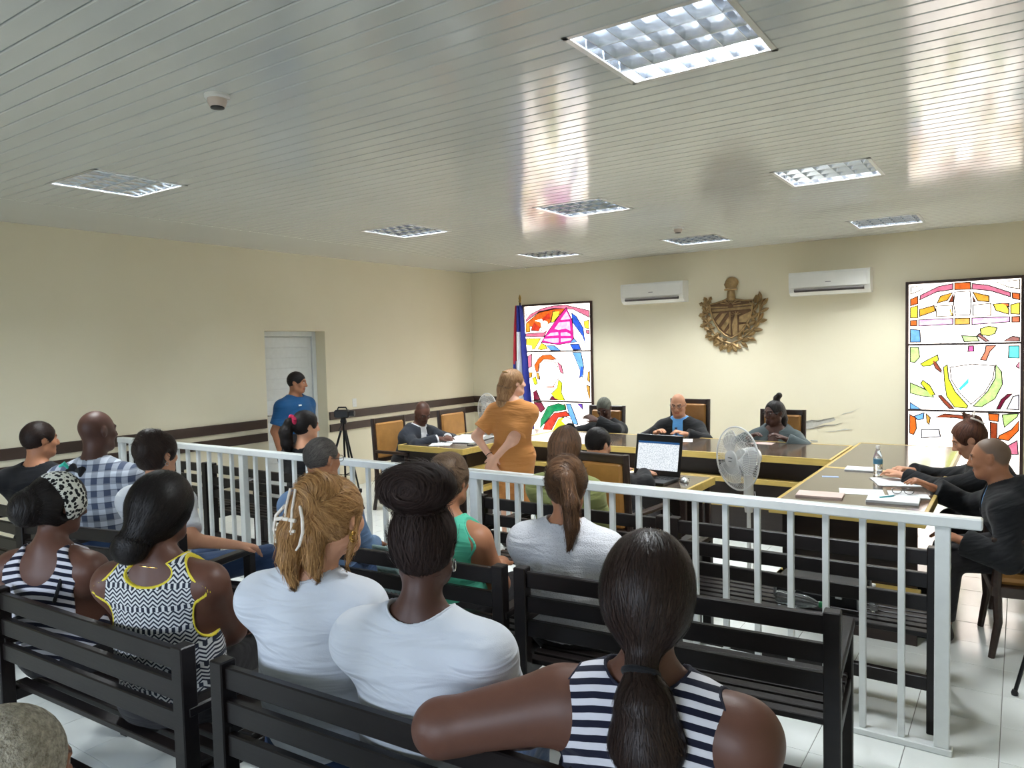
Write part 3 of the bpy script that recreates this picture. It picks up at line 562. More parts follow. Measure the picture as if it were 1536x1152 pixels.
q = MB(); q.bbox(0, 0.008, -0.035, 0.035, -0.055, 0.055, 0.003); q.build('plate', M_white_plastic, t)
for k in (-1, 1): q = MB(); q.bbox(0.008, 0.012, -0.012, 0.012, k * 0.02 - 0.012, k * 0.02 + 0.012, 0.001); q.build('rocker', M_white_plastic, t)

# ------------------------------------------------------------------ flag
fl = thing('draped_flag', 'red white and blue flag hanging on a pole in the corner', 'flag', (-5.96, 8.92, 0))
M_gold = mat('brass', lin(150, 125, 70), 0.35, 0.8)
q = MB(); q.lathe([(0.16, 0), (0.16, 0.03), (0.05, 0.06), (0.02, 0.08)], 24); q.build('stand', M_darkwood, fl, smooth=True)
q = MB(); q.tube([(0, 0, 0.06), (0, 0, 2.38)], 0.014, 10); q.build('pole', M_darkwood, fl)
q = MB(); q.lathe([(0.012, 2.37), (0.024, 2.39), (0.014, 2.41), (0.022, 2.43), (0.016, 2.46), (0.003, 2.49)], 12); q.build('finial', M_gold, fl, smooth=True)
M_fr, M_fw, M_fb = mat('flag_red_cloth', lin(190, 40, 60), 0.8), mat('flag_white_cloth', lin(235, 235, 240), 0.8), mat('flag_blue_cloth', lin(36, 48, 140), 0.8)
nu, nv = 48, 40; V = []; F = []; MI = []
for j in range(nv + 1):
    v = j / nv; z = 2.33 - 1.83 * v; spread = 0.07 + 0.17 * v ** 0.7; amp = 0.012 + 0.05 * v
    for i in range(nu + 1):
        u = i / nu; x = -spread * 0.85 + spread * 1.55 * u + 0.06 * v * v; y = -0.03 + amp * math.sin(u * 21 + 1.5 * v) - 0.04 * math.sin(u * math.pi)
        V.append((x, y, z - 0.06 * math.sin(u * math.pi) * v))
for j in range(nv):
    for i in range(nu):
        u, v = (i + .5) / nu, (j + .5) / nv; F.append((j * (nu + 1) + i, j * (nu + 1) + i + 1, (j + 1) * (nu + 1) + i + 1, (j + 1) * (nu + 1) + i))
        if u < 0.42 and v < 0.5 - u * 0.25: c = 0
        elif u > 0.62 + 0.2 * v - (0.3 if v < 0.2 else 0): c = 2
        elif 0.16 < u < 0.27 and 0.4 < v < 0.6: c = 2
        elif v < 0.12: c = 2 if u > 0.4 else 0
        else: c = 1
        MI.append(c)
me = bpy.data.meshes.new('cloth'); me.from_pydata(V, [], F)
for mm in (M_fr, M_fw, M_fb): me.materials.append(mm)
me.polygons.foreach_set('material_index', MI); me.polygons.foreach_set('use_smooth', [True] * len(F))
o = link('cloth', me, fl); sm = o.modifiers.new('thickness', 'SOLIDIFY'); sm.thickness = 0.003

# ------------------------------------------------------------------ pedestal fans
M_fanw = mat('fan_white_plastic', lin(226, 226, 224), 0.35, var=0.02)
M_blade = mat('fan_clear_blade', lin(215, 217, 220), 0.3, var=0.02, alpha=0.42)
def fan(lab, x, y, zc, nx, ny, R=0.215, base=True):
    t = thing('pedestal_fan', lab, 'fan', (x, y, 0), group='white pedestal fans'); a = math.atan2(nx, -ny)   # face along -y locally
    H_ = Matrix.Rotation(a, 4, 'Z'); HM = Matrix.Translation((0, 0, zc)) @ H_
    q = MB(); q.lathe([(0.19, 0), (0.19, 0.02), (0.12, 0.045), (0.03, 0.06)], 28); q.build('base', M_fanw, t, smooth=True)
    q = MB(); q.tube([tuple(H_ @ Vector((0, 0.09, z))) for z in (0.05, zc - 0.25)], 0.014, 10); q.build('pole', M_fanw, t)
    q = MB(); q.tube([tuple(H_ @ Vector((0, 0.09, z))) for z in (zc - 0.38, zc - 0.3, zc - 0.05)], [0.026, 0.034, 0.03], 12); q.build('neck', M_fanw, t, smooth=True)
    q = MB(); q.lathe([(0.02, 0.02), (0.062, 0.03), (0.068, 0.10), (0.055, 0.16), (0.02, 0.175)], 20, M=HM, ax='y'); q.build('motor', M_fanw, t, smooth=True)
    for sgn, nm, dep in ((-1, 'front_grille', 0.055), (1, 'rear_grille', 0.05)):
        q = MB()
        for k in range(72):
            b = 2 * math.pi * k / 72; pts = []
            for s in np.linspace(0.055, R, 6):
                yv = sgn * dep * math.sqrt(max(0, 1 - (s / R) ** 2.6)) - 0.005; pts.append(HM @ Vector((s * math.cos(b), yv, s * math.sin(b))))
            q.tube(pts, 0.0011, 4, caps=False)
        for rr in (0.11, 0.165): q.tube([HM @ Vector((rr * math.cos(b), sgn * dep * math.sqrt(1 - (rr / R) ** 2.6) - 0.005, rr * math.sin(b))) for b in np.linspace(0, 2 * math.pi, 40)[:-1]], 0.0013, 4, closed=True)
        g = q.build(nm, M_fanw, t, smooth=True); g['kind'] = 'stuff'
    q = MB(); q.tube([HM @ Vector((R * math.cos(b), -0.005, R * math.sin(b))) for b in np.linspace(0, 2 * math.pi, 48)[:-1]], 0.006, 8, closed=True); q.build('rim', M_fanw, t, smooth=True)
    q = MB(); q.lathe([(0.058, -0.052), (0.058, -0.062), (0.045, -0.066)], 28, M=HM, ax='y'); bd = q.build('badge', M_fanw, t, smooth=True)
    for dz, wd in ((0.008, 0.022), (-0.016, 0.016)): q = MB(); q.box(-wd, wd, -0.0672, -0.066, dz - 0.003, dz + 0.003, M=HM); q.build('badge_print', mat('grey_print', lin(120, 120, 120), 0.6), bd)
    for k in range(3):
        n = 14; V = []; F = []
        for i in range(n + 1):
            s = 0.03 + (R - 0.05) * i / n
            for j, wv in enumerate(np.linspace(-1, 1, 7)):
                aa = 2 * math.pi * k / 3 + wv * (0.78 - 0.1 * (i / n)) * math.sin(0.5 + 1.9 * i / n); V.append(HM @ Vector((s * math.cos(aa), -0.012 + wv * 0.02, s * math.sin(aa))))
        for i in range(n):
            for j in range(6): F.append((i * 7 + j, i * 7 + j + 1, (i + 1) * 7 + j + 1, (i + 1) * 7 + j))
        q = MB(); q.add(V, F); ob = q.build('blade', M_blade, t, smooth=True); md = ob.modifiers.new('t', 'SOLIDIFY'); md.thickness = 0.003
    return t
FANR = fan('white pedestal fan standing behind the rail near the clerk table', -1.585, 5.0, 0.95, -0.54, -0.84)
fan('white pedestal fan in the corner behind the empty tan chair', -5.72, 7.75, 0.93, -0.31, -0.95)
q = MB(); q.tube([(-1.49, 5.06, 0.72), (-1.475, 5.05, 0.6), (-1.48, 5.04, 0.48), (-1.50, 5.05, 0.4), (-1.505, 5.06, 0.1), (-1.48, 5.1, 0.012), (-1.3, 5.25, 0.012)], 0.004, 6)
ob = q.build('power_cord', M_fanw, FANR); ob.location = (1.585, -5.0, 0)
# ------------------------------------------------------------------ organic surfaces: blended solids turned into one mesh
def V3(*a): return np.array(a, dtype=np.float64)
def unit(a): a = np.asarray(a, float); return a / max(1e-9, np.linalg.norm(a))
class Solid:
    def __init__(s): s.p = []
    def _add(s, fn, lo, hi, k, op): s.p.append((fn, np.asarray(lo, float), np.asarray(hi, float), k, op)); return s
    def cone(s, a, b, ra, rb, k=0.03, op='+', flat=None, clip=None):
        a = np.asarray(a, float); b = np.asarray(b, float); ba = b - a; bb = max(1e-9, ba @ ba); R = max(ra, rb)
        def fn(X, Y, Z):
            px, py, pz = X - a[0], Y - a[1], Z - a[2]
            t = np.clip((px * ba[0] + py * ba[1] + pz * ba[2]) / bb, 0, 1)
            qx, qy, qz = px - t * ba[0], py - t * ba[1], pz - t * ba[2]; r = ra + (rb - ra) * t
            if flat is not None:
                ax, fc = flat; c = (qx * ax[0] + qy * ax[1] + qz * ax[2]) * (1 / fc - 1); qx = qx + ax[0] * c; qy = qy + ax[1] * c; qz = qz + ax[2] * c
            d = np.sqrt(qx * qx + qy * qy + qz * qz) - r
            if flat is not None: d = d * (0.5 + 0.5 * min(1, flat[1]))
            if clip is not None:
                for pt, nr in (clip if isinstance(clip, list) else [clip]): d = np.maximum(d, (X - pt[0]) * nr[0] + (Y - pt[1]) * nr[1] + (Z - pt[2]) * nr[2])
            return d
        R2 = R * (max(1, flat[1]) if flat is not None else 1)
        return s._add(fn, np.minimum(a, b) - R2, np.maximum(a, b) + R2, k, op)
    def ell(s, c, r, R=None, k=0.03, op='+', clip=None):
        c = np.asarray(c, float); r = np.asarray(r, float); R = np.eye(3) if R is None else np.asarray(R, float)   # rows: local axes
        def fn(X, Y, Z):
            px, py, pz = X - c[0], Y - c[1], Z - c[2]
            a0 = (px * R[0, 0] + py * R[0, 1] + pz * R[0, 2]) / r[0]; a1 = (px * R[1, 0] + py * R[1, 1] + pz * R[1, 2]) / r[1]; a2 = (px * R[2, 0] + py * R[2, 1] + pz * R[2, 2]) / r[2]
            k0 = np.sqrt(a0 * a0 + a1 * a1 + a2 * a2) + 1e-9; k1 = np.sqrt((a0 / r[0]) ** 2 + (a1 / r[1]) ** 2 + (a2 / r[2]) ** 2) + 1e-9
            d = k0 * (k0 - 1) / k1
            if clip is not None:
                for pt, nr in (clip if isinstance(clip, list) else [clip]): d = np.maximum(d, (X - pt[0]) * nr[0] + (Y - pt[1]) * nr[1] + (Z - pt[2]) * nr[2])
            return d
        m_ = np.sqrt(((R * r[:, None]) ** 2).sum(0))
        return s._add(fn, c - m_, c + m_, k, op)
    def cut(s, pt, nr, k=0.004):
        """keep the side opposite to the normal"""
        pt = np.asarray(pt, float); nr = unit(nr)
        return s._add(lambda X, Y, Z: (X - pt[0]) * nr[0] + (Y - pt[1]) * nr[1] + (Z - pt[2]) * nr[2], (-1e9,) * 3, (1e9,) * 3, k, '&')
    def keep_only(s, other):
        """keep what lies inside the last piece of another solid"""
        fn, lo, hi, k, op = other.p[-1]; return s._add(fn, lo, hi, 0.002, 'k')
    def extract(s, h):
        un = [p for p in s.p if p[4] == '+']
        lo = np.min([p[1] for p in un], 0) - 4 * h; hi = np.max([p[2] for p in un], 0) + 4 * h
        n = np.ceil((hi - lo) / h).astype(int) + 1
        ax = [(lo[i] + h * np.arange(n[i])).astype(np.float32) for i in range(3)]
        F = np.full(n, 0.25, np.float32)
        for ps in [q for q in s.p if q[4] == 'k']: lo = np.maximum(lo, ps[1] - 4 * h); hi = np.minimum(hi, ps[2] + 4 * h)
        n = np.ceil((hi - lo) / h).astype(int) + 1
        ax = [(lo[i] + h * np.arange(n[i])).astype(np.float32) for i in range(3)]
        F = np.full(n, 0.25, np.float32)
        for fn, l, u, k, op in s.p:
            if op == 'k': F = np.maximum(F, fn(ax[0][:, None, None], ax[1][None, :, None], ax[2][None, None, :]).astype(np.float32)); continue
            pad = k + 3 * h
            i0 = np.maximum(0, np.floor((l - pad - lo) / h)).astype(int); i1 = np.minimum(n, np.ceil((np.minimum(u, 1e6) + pad - lo) / h).astype(int) + 1)
            if np.any(i1 <= i0): continue
            sl = tuple(slice(a, b) for a, b in zip(i0, i1))
            d = fn(ax[0][sl[0], None, None], ax[1][None, sl[1], None], ax[2][None, None, sl[2]]).astype(np.float32)
            A = F[sl]
            if op == '+': e = np.maximum(k - np.abs(A - d), 0) / k; F[sl] = np.minimum(A, d) - e * e * k * 0.25
            else:
                if op == '-': d = -d
                e = np.maximum(k - np.abs(A - d), 0) / k; F[sl] = np.maximum(A, d) + e * e * k * 0.25
        # surface nets
        I = F < 0
        c = [I[a:n[0] - 1 + a, b:n[1] - 1 + b, e:n[2] - 1 + e] for a in (0, 1) for b in (0, 1) for e in (0, 1)]
        sm = sum(x.astype(np.int8) for x in c); cells = np.argwhere((sm > 0) & (sm < 8))
        if len(cells) == 0: return np.zeros((0, 3)), np.zeros((0, 4), int)
        idx = np.full(n - 1, -1, np.int64); idx[tuple(cells.T)] = np.arange(len(cells))
        acc = np.zeros((len(cells), 3)); cnt = np.zeros(len(cells))
        cor = [(a, b, e) for a in (0, 1) for b in (0, 1) for e in (0, 1)]; val = {q: F[cells[:, 0] + q[0], cells[:, 1] + q[1], cells[:, 2] + q[2]] for q in cor}
        for q in cor:
            for d_ in range(3):
                if q[d_]: continue
                q2 = list(q); q2[d_] = 1; q2 = tuple(q2); f0, f1 = val[q], val[q2]; mk = (f0 < 0) != (f1 < 0)
                t = np.where(mk, f0 / np.where(mk, f0 - f1, 1), 0); p = np.zeros((len(cells), 3)) + np.array(q); p[:, d_] += t
                acc += p * mk[:, None]; cnt += mk
        P = lo + h * (cells + acc / cnt[:, None])
        quads = []
        for d_ in range(3):
            a, b = (d_ + 1) % 3, (d_ + 2) % 3
            s0 = [slice(None)] * 3; s1 = [slice(None)] * 3; s0[d_] = slice(0, n[d_] - 1); s1[d_] = slice(1, n[d_])
            E0, E1 = I[tuple(s0)], I[tuple(s1)]; ed = np.argwhere(E0 != E1)
            ed = ed[(ed[:, a] > 0) & (ed[:, b] > 0) & (ed[:, a] < n[a] - 1) & (ed[:, b] < n[b] - 1)]
            fl = E0[tuple(ed.T)]
            def at(da, db): e = ed.copy(); e[:, a] += da; e[:, b] += db; return idx[tuple(e.T)]
            Q = np.stack([at(-1, -1), at(0, -1), at(0, 0), at(-1, 0)], 1); Q[~fl] = Q[~fl][:, ::-1]; quads.append(Q)
        return P, np.concatenate(quads)

def to_object(name, P, Q, m, parent=None, origin=(0, 0, 0), rest=None, col=None, label=None):
    me = bpy.data.meshes.new(name); P = P - np.asarray(origin)
    me.vertices.add(len(P)); me.vertices.foreach_set('co', P.astype(np.float32).ravel())
    me.loops.add(4 * len(Q)); me.loops.foreach_set('vertex_index', Q.astype(np.int32).ravel())
    me.polygons.add(len(Q)); me.polygons.foreach_set('loop_start', np.arange(0, 4 * len(Q), 4, dtype=np.int32))
    try: me.polygons.foreach_set('loop_total', np.full(len(Q), 4, dtype=np.int32))
    except Exception: pass
    me.update(calc_edges=True); me.polygons.foreach_set('use_smooth', [True] * len(Q)); me.materials.append(m)
    if rest is not None: a = me.attributes.new('rest', 'FLOAT_VECTOR', 'POINT'); a.data.foreach_set('vector', rest.astype(np.float32).ravel())
    if col is not None: a = me.attributes.new('tint', 'FLOAT_COLOR', 'POINT'); a.data.foreach_set('color', np.c_[col, np.ones(len(col))].astype(np.float32).ravel())
    o = link(name, me, parent, None, label)
    if parent is None: o.location = origin
    return o

def skin_mat():
    k = NT('skin'); at = k.n('ShaderNodeAttribute', attribute_name='tint'); tc = k.n('ShaderNodeTexCoord')
    nz = k.n('ShaderNodeTexNoise', i_Scale=35.0, i_Detail=4.0); k.l(tc.outputs['Object'], nz.inputs[0])
    mx = k.n('ShaderNodeMix', data_type='RGBA', blend_type='MULTIPLY'); mx.inputs[0].default_value = 0.35
    r = k.ramp(nz.outputs[0], [(0.3, (.8, .76, .74, 1)), (0.7, (1, 1, 1, 1))]); k.l(at.outputs[0], mx.inputs[6]); k.l(r.outputs[0], mx.inputs[7]); k.l(mx.outputs[2], k.b.inputs['Base Color'])
    k.b.inputs['Roughness'].default_value = 0.48; k.b.inputs['Specular IOR Level'].default_value = 0.4
    n2 = k.n('ShaderNodeTexNoise', i_Scale=260.0); k.l(tc.outputs['Object'], n2.inputs[0]); k.bump(n2.outputs[0], 0.08, 0.003)
    return k.m
SKINM = skin_mat()
def hair_mat(name, dark, light, rough=0.46, contrast=1.0, bump=0.5):
    if name in MATS: return MATS[name]
    k = NT(name); at = k.n('ShaderNodeAttribute', attribute_name='rest')
    nz = k.n('ShaderNodeTexNoise', i_Scale=1.0, i_Detail=5.0, i_Roughness=0.7); k.l(at.outputs[1], nz.inputs[0])
    r = k.ramp(nz.outputs[0], [(0.32, dark), (0.68, light)]); k.l(r.outputs[0], k.b.inputs['Base Color'])
    k.b.inputs['Roughness'].default_value = rough; k.b.inputs['Specular IOR Level'].default_value = 0.28
    n2 = k.n('ShaderNodeTexNoise', i_Scale=2.2, i_Detail=4.0); k.l(at.outputs[1], n2.inputs[0]); k.bump(n2.outputs[0], bump, 0.012)
    MATS[name] = k.m; return k.m
def cloth_mat(name, col, pattern=None, rough=0.85, fold=0.35, col2=None, weave=0.12):
    """cloth with soft creases; pattern works on the garment's own coordinates"""
    if name in MATS: return MATS[name]
    k = NT(name); at = k.n('ShaderNodeAttribute', attribute_name='rest'); vec = at.outputs[1]
    sep = k.n('ShaderNodeSeparateXYZ'); k.l(vec, sep.inputs[0])
    def math_(op, a, b=None, c=None):
        q = k.n('ShaderNodeMath', operation=op)
        for i, v in enumerate((a, b, c)):
            if v is None: continue
            if hasattr(v, 'is_linked'): k.l(v, q.inputs[i])
            else: q.inputs[i].default_value = v
        return q.outputs[0]
    c1 = k.n('ShaderNodeRGB'); c1.outputs[0].default_value = col; out = c1.outputs[0]
    def mix(f, a, b):
        q = k.n('ShaderNodeMix', data_type='RGBA'); k.l(f, q.inputs[0]); k.l(a, q.inputs[6])
        if hasattr(b, 'is_linked'): k.l(b, q.inputs[7])
        else: q.inputs[7].default_value = b
        return q.outputs[2]
    nz = k.n('ShaderNodeTexNoise', i_Scale=6.0, i_Detail=3.0); k.l(vec, nz.inputs[0])
    if pattern == 'stripe':      # broad horizontal bands
        sag = math_('MULTIPLY', math_('POWER', math_('ABSOLUTE', sep.outputs[0]), 1.6), 0.28)
        v = math_('ADD', math_('ADD', math_('ADD', sep.outputs[2], math_('MULTIPLY', sep.outputs[1], 0.7)), math_('MULTIPLY', nz.outputs[0], 0.012)), sag)
        fr = math_('FRACT', math_('MULTIPLY', v, 1 / 0.0315)); out = mix(math_('GREATER_THAN', fr, 0.5), out, col2)
    if pattern == 'plaid':
        def band(s, p): 
            f = math_('FRACT', math_('MULTIPLY', s, 1 / p)); return math_('SMOOTH_MIN', math_('MULTIPLY', math_('GREATER_THAN', f, 0.5), 1.0), 1.0, 0.1)
        s = math_('MULTIPLY', math_('ADD', band(sep.outputs[0], 0.072), band(sep.outputs[2], 0.078)), 0.5); out = mix(s, out, col2)
        f = math_('FRACT', math_('MULTIPLY', sep.outputs[2], 1 / 0.039)); out = mix(math_('MULTIPLY', math_('GREATER_THAN', f, 0.82), 0.5), out, (0.05, 0.06, 0.09, 1))
    if pattern == 'aztec':       # zigzag and diamond rows between dark bands
        row = math_('FRACT', math_('MULTIPLY', sep.outputs[2], 1 / 0.075)); tri = math_('PINGPONG', math_('MULTIPLY', sep.outputs[0], 1 / 0.016), 1.0)
        zz = math_('GREATER_THAN', math_('FRACT', math_('ADD', math_('MULTIPLY', row, 5.0), tri)), 0.52)
        bd = math_('GREATER_THAN', row, 0.78); dots = math_('GREATER_THAN', math_('FRACT', math_('MULTIPLY', sep.outputs[0], 1 / 0.02)), 0.45)
        sel = math_('ADD', math_('MULTIPLY', zz, math_('SUBTRACT', 1.0, bd)), math_('MULTIPLY', bd, dots)); out = mix(sel, out, col2)
    if pattern == 'floral':
        vo = k.n('ShaderNodeTexVoronoi', i_Scale=62.0); k.l(vec, vo.inputs[0]); n3 = k.n('ShaderNodeTexNoise', i_Scale=90.0); k.l(vec, n3.inputs[0])
        s = math_('LESS_THAN', math_('ADD', vo.outputs[0], math_('MULTIPLY', n3.outputs[0], 0.5)), 0.74); out = mix(s, out, col2)
    if pattern == 'mottle': out = mix(nz.outputs[0], out, col2)
    k.l(out, k.b.inputs['Base Color']); k.b.inputs['Roughness'].default_value = rough; k.b.inputs['Specular IOR Level'].default_value = 0.25
    k.b.inputs['Sheen Weight'].default_value = 0.1
    mp = k.n('ShaderNodeMapping'); mp.inputs['Scale'].default_value = (1.6, 1.6, 7.0); mp.inputs['Rotation'].default_value = (0, 0.25, 0); k.l(vec, mp.inputs[0])
    fz = k.n('ShaderNodeTexNoise', i_Scale=2.2, i_Detail=2.5, i_Distortion=0.6); k.l(mp.outputs[0], fz.inputs[0])
    wv = k.n('ShaderNodeTexNoise', i_Scale=420.0); k.l(vec, wv.inputs[0])
    if pattern == 'mesh':
        cz = k.n('ShaderNodeTexVoronoi', i_Scale=150.0); k.l(vec, cz.inputs[0]); h = math_('ADD', math_('MULTIPLY', fz.outputs[0], 0.6), math_('MULTIPLY', cz.outputs[0], 0.05))
        out2 = mix(math_('LESS_THAN', cz.outputs[0], 0.22), out, tuple(c * 0.62 for c in col[:3]) + (1,)); k.l(out2, k.b.inputs['Base Color'])
    else: h = math_('ADD', fz.outputs[0], math_('MULTIPLY', wv.outputs[0], 0.02 * weave / 0.12))
    k.bump(h, fold, 0.06)
    MATS[name] = k.m; return k.m

# ------------------------------------------------------------------ people
SKIN = dict(pale=lin(226, 176, 150)[:3], light=lin(205, 150, 118)[:3], tan=lin(178, 122, 90)[:3], olive=lin(160, 108, 78)[:3], brown=lin(96, 62, 49)[:3], deep=lin(78, 50, 41)[:3], dark=lin(70, 44, 36)[:3])
def ang(yaw, pitch=0.0, roll=0.0):
    """rows right, forward, up; yaw anticlockwise from +y, pitch downwards positive"""
    y, p, r = map(math.radians, (yaw, pitch, roll))
    f = V3(-math.sin(y) * math.cos(p), math.cos(y) * math.cos(p), -math.sin(p)); rt = V3(math.cos(y), math.sin(y), 0); u = np.cross(rt, f)
    return np.array([rt * math.cos(r) + u * math.sin(r), f, u * math.cos(r) - rt * math.sin(r)])
class Person:
    def __init__(s, label, top, face=(0, 0, 0), body=0.0, skin='tan', male=False, sc=1.0, h=0.0085, seat=0.43, pelvis=None, sh_w=None, sh_drop=0.0, sh_roll=0.0, lean=0.0, stout=1.0, stand=False,
                 hands=(None, None), elbows=(None, None), palm=(None, None), curl=0.5, legs=None, fine=False, neck_fwd=0.03, arm_r=1.0, sh_shift=(0, 0), hand_dir=(None, None), foot_fwd=0.0, twist=0.0, waist=1.0):
        s.waist = waist
        s.label = label; s.sc = sc; s.H = ang(*face); s.B = ang(body); s.SB = ang(body + twist); s.male = male; s.h = h; s.skin = skin; S = sc
        s.C = V3(*top) - s.H[2] * 0.112 * S; r, f, u = s.B; r2, f2, _ = s.SB
        s.N = s.C - V3(0, 0, 0.195 * S + sh_drop) - f2 * neck_fwd * S - s.H[1] * 0.012 + r2 * sh_shift[0] + f2 * sh_shift[1]
        sw = (sh_w or (0.178 if male else 0.158)) * S; rr = math.radians(sh_roll)
        s.S = [s.N + V3(0, 0, -0.07 * S) + sg * sw * (r2 * math.cos(rr) + V3(0, 0, math.sin(rr))) for sg in (-1, 1)]
        base = s.N - f2 * (lean)
        s.P = V3(*pelvis) if pelvis is not None else V3(base[0], base[1], (seat + 0.095 * S) if not stand else 0.53 * (top[2]))
        s.ax = unit(s.N - s.P); s.L = np.linalg.norm(s.N - s.P); s.W = s.P + (s.N - s.P) * 0.34 - f * 0.005; s.Ch = s.P + (s.N - s.P) * 0.66 + f * 0.004
        s.stout = stout; s.stand = stand; s.arm_r = arm_r; s.curl = curl; s.palm = palm; s.hand_dir = hand_dir
        l1, l2 = 0.275 * S, 0.245 * S; s.E = []; s.Wr = []
        for i, sg in enumerate((-1, 1)):
            w_ = hands[i]
            if w_ is None: w_ = (s.P + f * 0.30 * S + sg * r * 0.09 * S + V3(0, 0, 0.10 * S)) if not stand else s.S[i] + V3(0, 0, -0.5 * S) + sg * r * 0.05
            w_ = np.asarray(w_, float); d = w_ - s.S[i]; D = np.linalg.norm(d)
            if D > 0.985 * (l1 + l2): w_ = s.S[i] + d / D * 0.985 * (l1 + l2); d = w_ - s.S[i]; D = np.linalg.norm(d)
            a = (l1 * l1 - l2 * l2 + D * D) / (2 * D); hh = math.sqrt(max(0, l1 * l1 - a * a))
            hint = np.asarray(elbows[i], float) if elbows[i] is not None else sg * r * 0.6 - f * 0.5 + V3(0, 0, -0.8)
            pr = hint - d / D * (hint @ d) / D; s.E.append(s.S[i] + d / D * a + unit(pr) * hh); s.Wr.append(w_)
        s.Hp = [s.P + sg * r * 0.085 * S - V3(0, 0, 0.015) for sg in (-1, 1)]
        if stand: s.K = [s.Hp[i] * 0 + V3(s.Hp[i][0], s.Hp[i][1], 0.27 * top[2]) + f * 0.02 for i in (0, 1)]; s.A = [V3(s.Hp[i][0], s.Hp[i][1], 0.085) for i in (0, 1)]
        else:
            kz = seat + 0.055
            s.K = [V3(*(s.Hp[i][:2] + f[:2] * 0.40 * S + (2 * i - 1) * r[:2] * 0.03), kz) for i in (0, 1)]; s.A = [V3(*(s.K[i][:2] + f[:2] * (0.03 + foot_fwd)), 0.085) for i in (0, 1)]
        if legs: s.K, s.A = [V3(*x) for x in legs[0]], [V3(*x) for x in legs[1]]
        s.origin = V3(s.P[0], s.P[1], 0)
    # --- shared pieces
    def torso(s, o, g=0.0, clip=None, k=0.06):
        f = s.B[1]; st = s.stout; S = s.sc; fl = (f, 0.70 + 0.12 * (st - 1)); m_ = s.male
        o.cone(s.P, s.W, (0.158 if m_ else 0.168) * S * st + g, (0.14 if m_ else 0.134) * S * st * s.waist + g, k, flat=fl, clip=clip)
        o.cone(s.W, s.Ch, (0.14 if m_ else 0.134) * S * st * s.waist + g, (0.165 if m_ else 0.148) * S * st + g, k, flat=fl, clip=clip)
        o.cone(s.Ch, s.N - V3(0, 0, 0.095 * S), (0.165 if m_ else 0.148) * S * st + g, (0.13 if m_ else 0.115) * S + g, k, flat=(s.SB[1], 0.66), clip=clip)
        o.cone(s.S[0] + V3(0, 0, -0.01), s.S[1] + V3(0, 0, -0.01), 0.056 * S + g, 0.056 * S + g, k, clip=clip)
        for i in (0, 1): o.cone(s.N + V3(0, 0, 0.024 * S), s.S[i] + V3(0, 0, 0.012 * S), 0.044 * S + g * 0.8, 0.045 * S + g, 0.05, clip=clip)
        if not m_:
            for sg in (-1, 1): o.ell(s.Ch + s.SB[1] * 0.085 * S * st + sg * s.SB[0] * 0.07 * S + V3(0, 0, -0.01), np.array([0.068, 0.06, 0.066]) * S + g * 0.6, s.SB, 0.04, clip=clip)
        if not s.stand: o.ell(s.P - s.B[1] * 0.01 - V3(0, 0, 0.03), np.array([0.185, 0.115, 0.085]) * S * st ** 0.5 + g * 0.6, s.B, 0.05, clip=clip)
        else: o.ell(s.P - s.B[1] * 0.035, np.array([0.165, 0.115, 0.11]) * S * st ** 0.5 + g * 0.6, s.B, 0.05, clip=clip)
    def arm(s, o, i, g=0.0, upto=2.0, k=0.03, taper=0.0):
        """upto: 1 = elbow, 2 = wrist; a fraction gives the sleeve's end"""
        S = s.sc; a = s.arm_r; A, E_, W_ = s.S[i], s.E[i], s.Wr[i]
        if upto < 1:
            pt = A + (E_ - A) * upto; r1 = (0.054 + (0.040 - 0.054) * upto) * S * a
            o.cone(A, A + (E_ - A) * (upto + 0.12), 0.056 * S * a + g, r1 + g + taper, 0.05, clip=(pt, unit(E_ - A)))
        else:
            o.cone(A, E_, 0.055 * S * a + g, 0.041 * S * a + g, 0.05); t = upto - 1
            if t > 0:
                pt = E_ + (W_ - E_) * t; o.cone(E_, E_ + (W_ - E_) * min(t + 0.1, 1.0 if g == 0 else 1.1), 0.041 * S * a + g, (0.041 + (0.025 - 0.041) * t) * S * a + g + taper, k, clip=(pt, unit(W_ - E_)) if g > 0 else None)
    def hand(s, o, i):
        S = s.sc; d = unit(s.Wr[i] - s.E[i]) if s.hand_dir[i] is None else unit(s.hand_dir[i]); pn = s.palm[i]; pn = V3(0, 0, -1) if pn is None else unit(pn)
        lat = unit(np.cross(d, pn)); pn = unit(np.cross(lat, d)); tsg = (1 if i == 0 else -1) ; lat = lat * tsg * -1 if False else lat
        side = lat * (1 if (i == 1) else -1)     # thumb side: left of the right hand when palm is down
        side = -side
        w_ = s.Wr[i]; o.cone(w_, w_ + d * 0.04 * S, 0.025 * S, 0.036 * S, 0.02, flat=(pn, 0.55)); o.cone(w_ + d * 0.035 * S, w_ + d * 0.085 * S, 0.038 * S, 0.038 * S, 0.015, flat=(pn, 0.42))
        for j, (off, L) in enumerate(((0.030, 0.068), (0.0105, 0.077), (-0.010, 0.072), (-0.029, 0.056))):
            b0 = w_ + d * (0.09 - 0.004 * abs(j - 1)) * S + side * off * S; c = s.curl
            d1 = unit(d + pn * c * 0.8 + side * off * 2.0); b1 = b0 + d1 * L * 0.5 * S; d2 = unit(d + pn * c * 2.6); b2 = b1 + d2 * L * 0.5 * S
            o.cone(b0 - d * 0.02 * S, b1, 0.0098 * S, 0.0090 * S, 0.006); o.cone(b1, b2, 0.0088 * S, 0.0072 * S, 0.004)
        t0 = w_ + d * 0.025 * S + side * 0.026 * S; t1 = t0 + unit(d * 0.7 + side * 0.7 + pn * 0.25) * 0.042 * S; t2 = t1 + unit(d + side * 0.25 + pn * 0.35 * c) * 0.032 * S
        o.cone(t0, t1, 0.0145 * S, 0.0112 * S, 0.012); o.cone(t1, t2, 0.0105 * S, 0.0085 * S, 0.004)
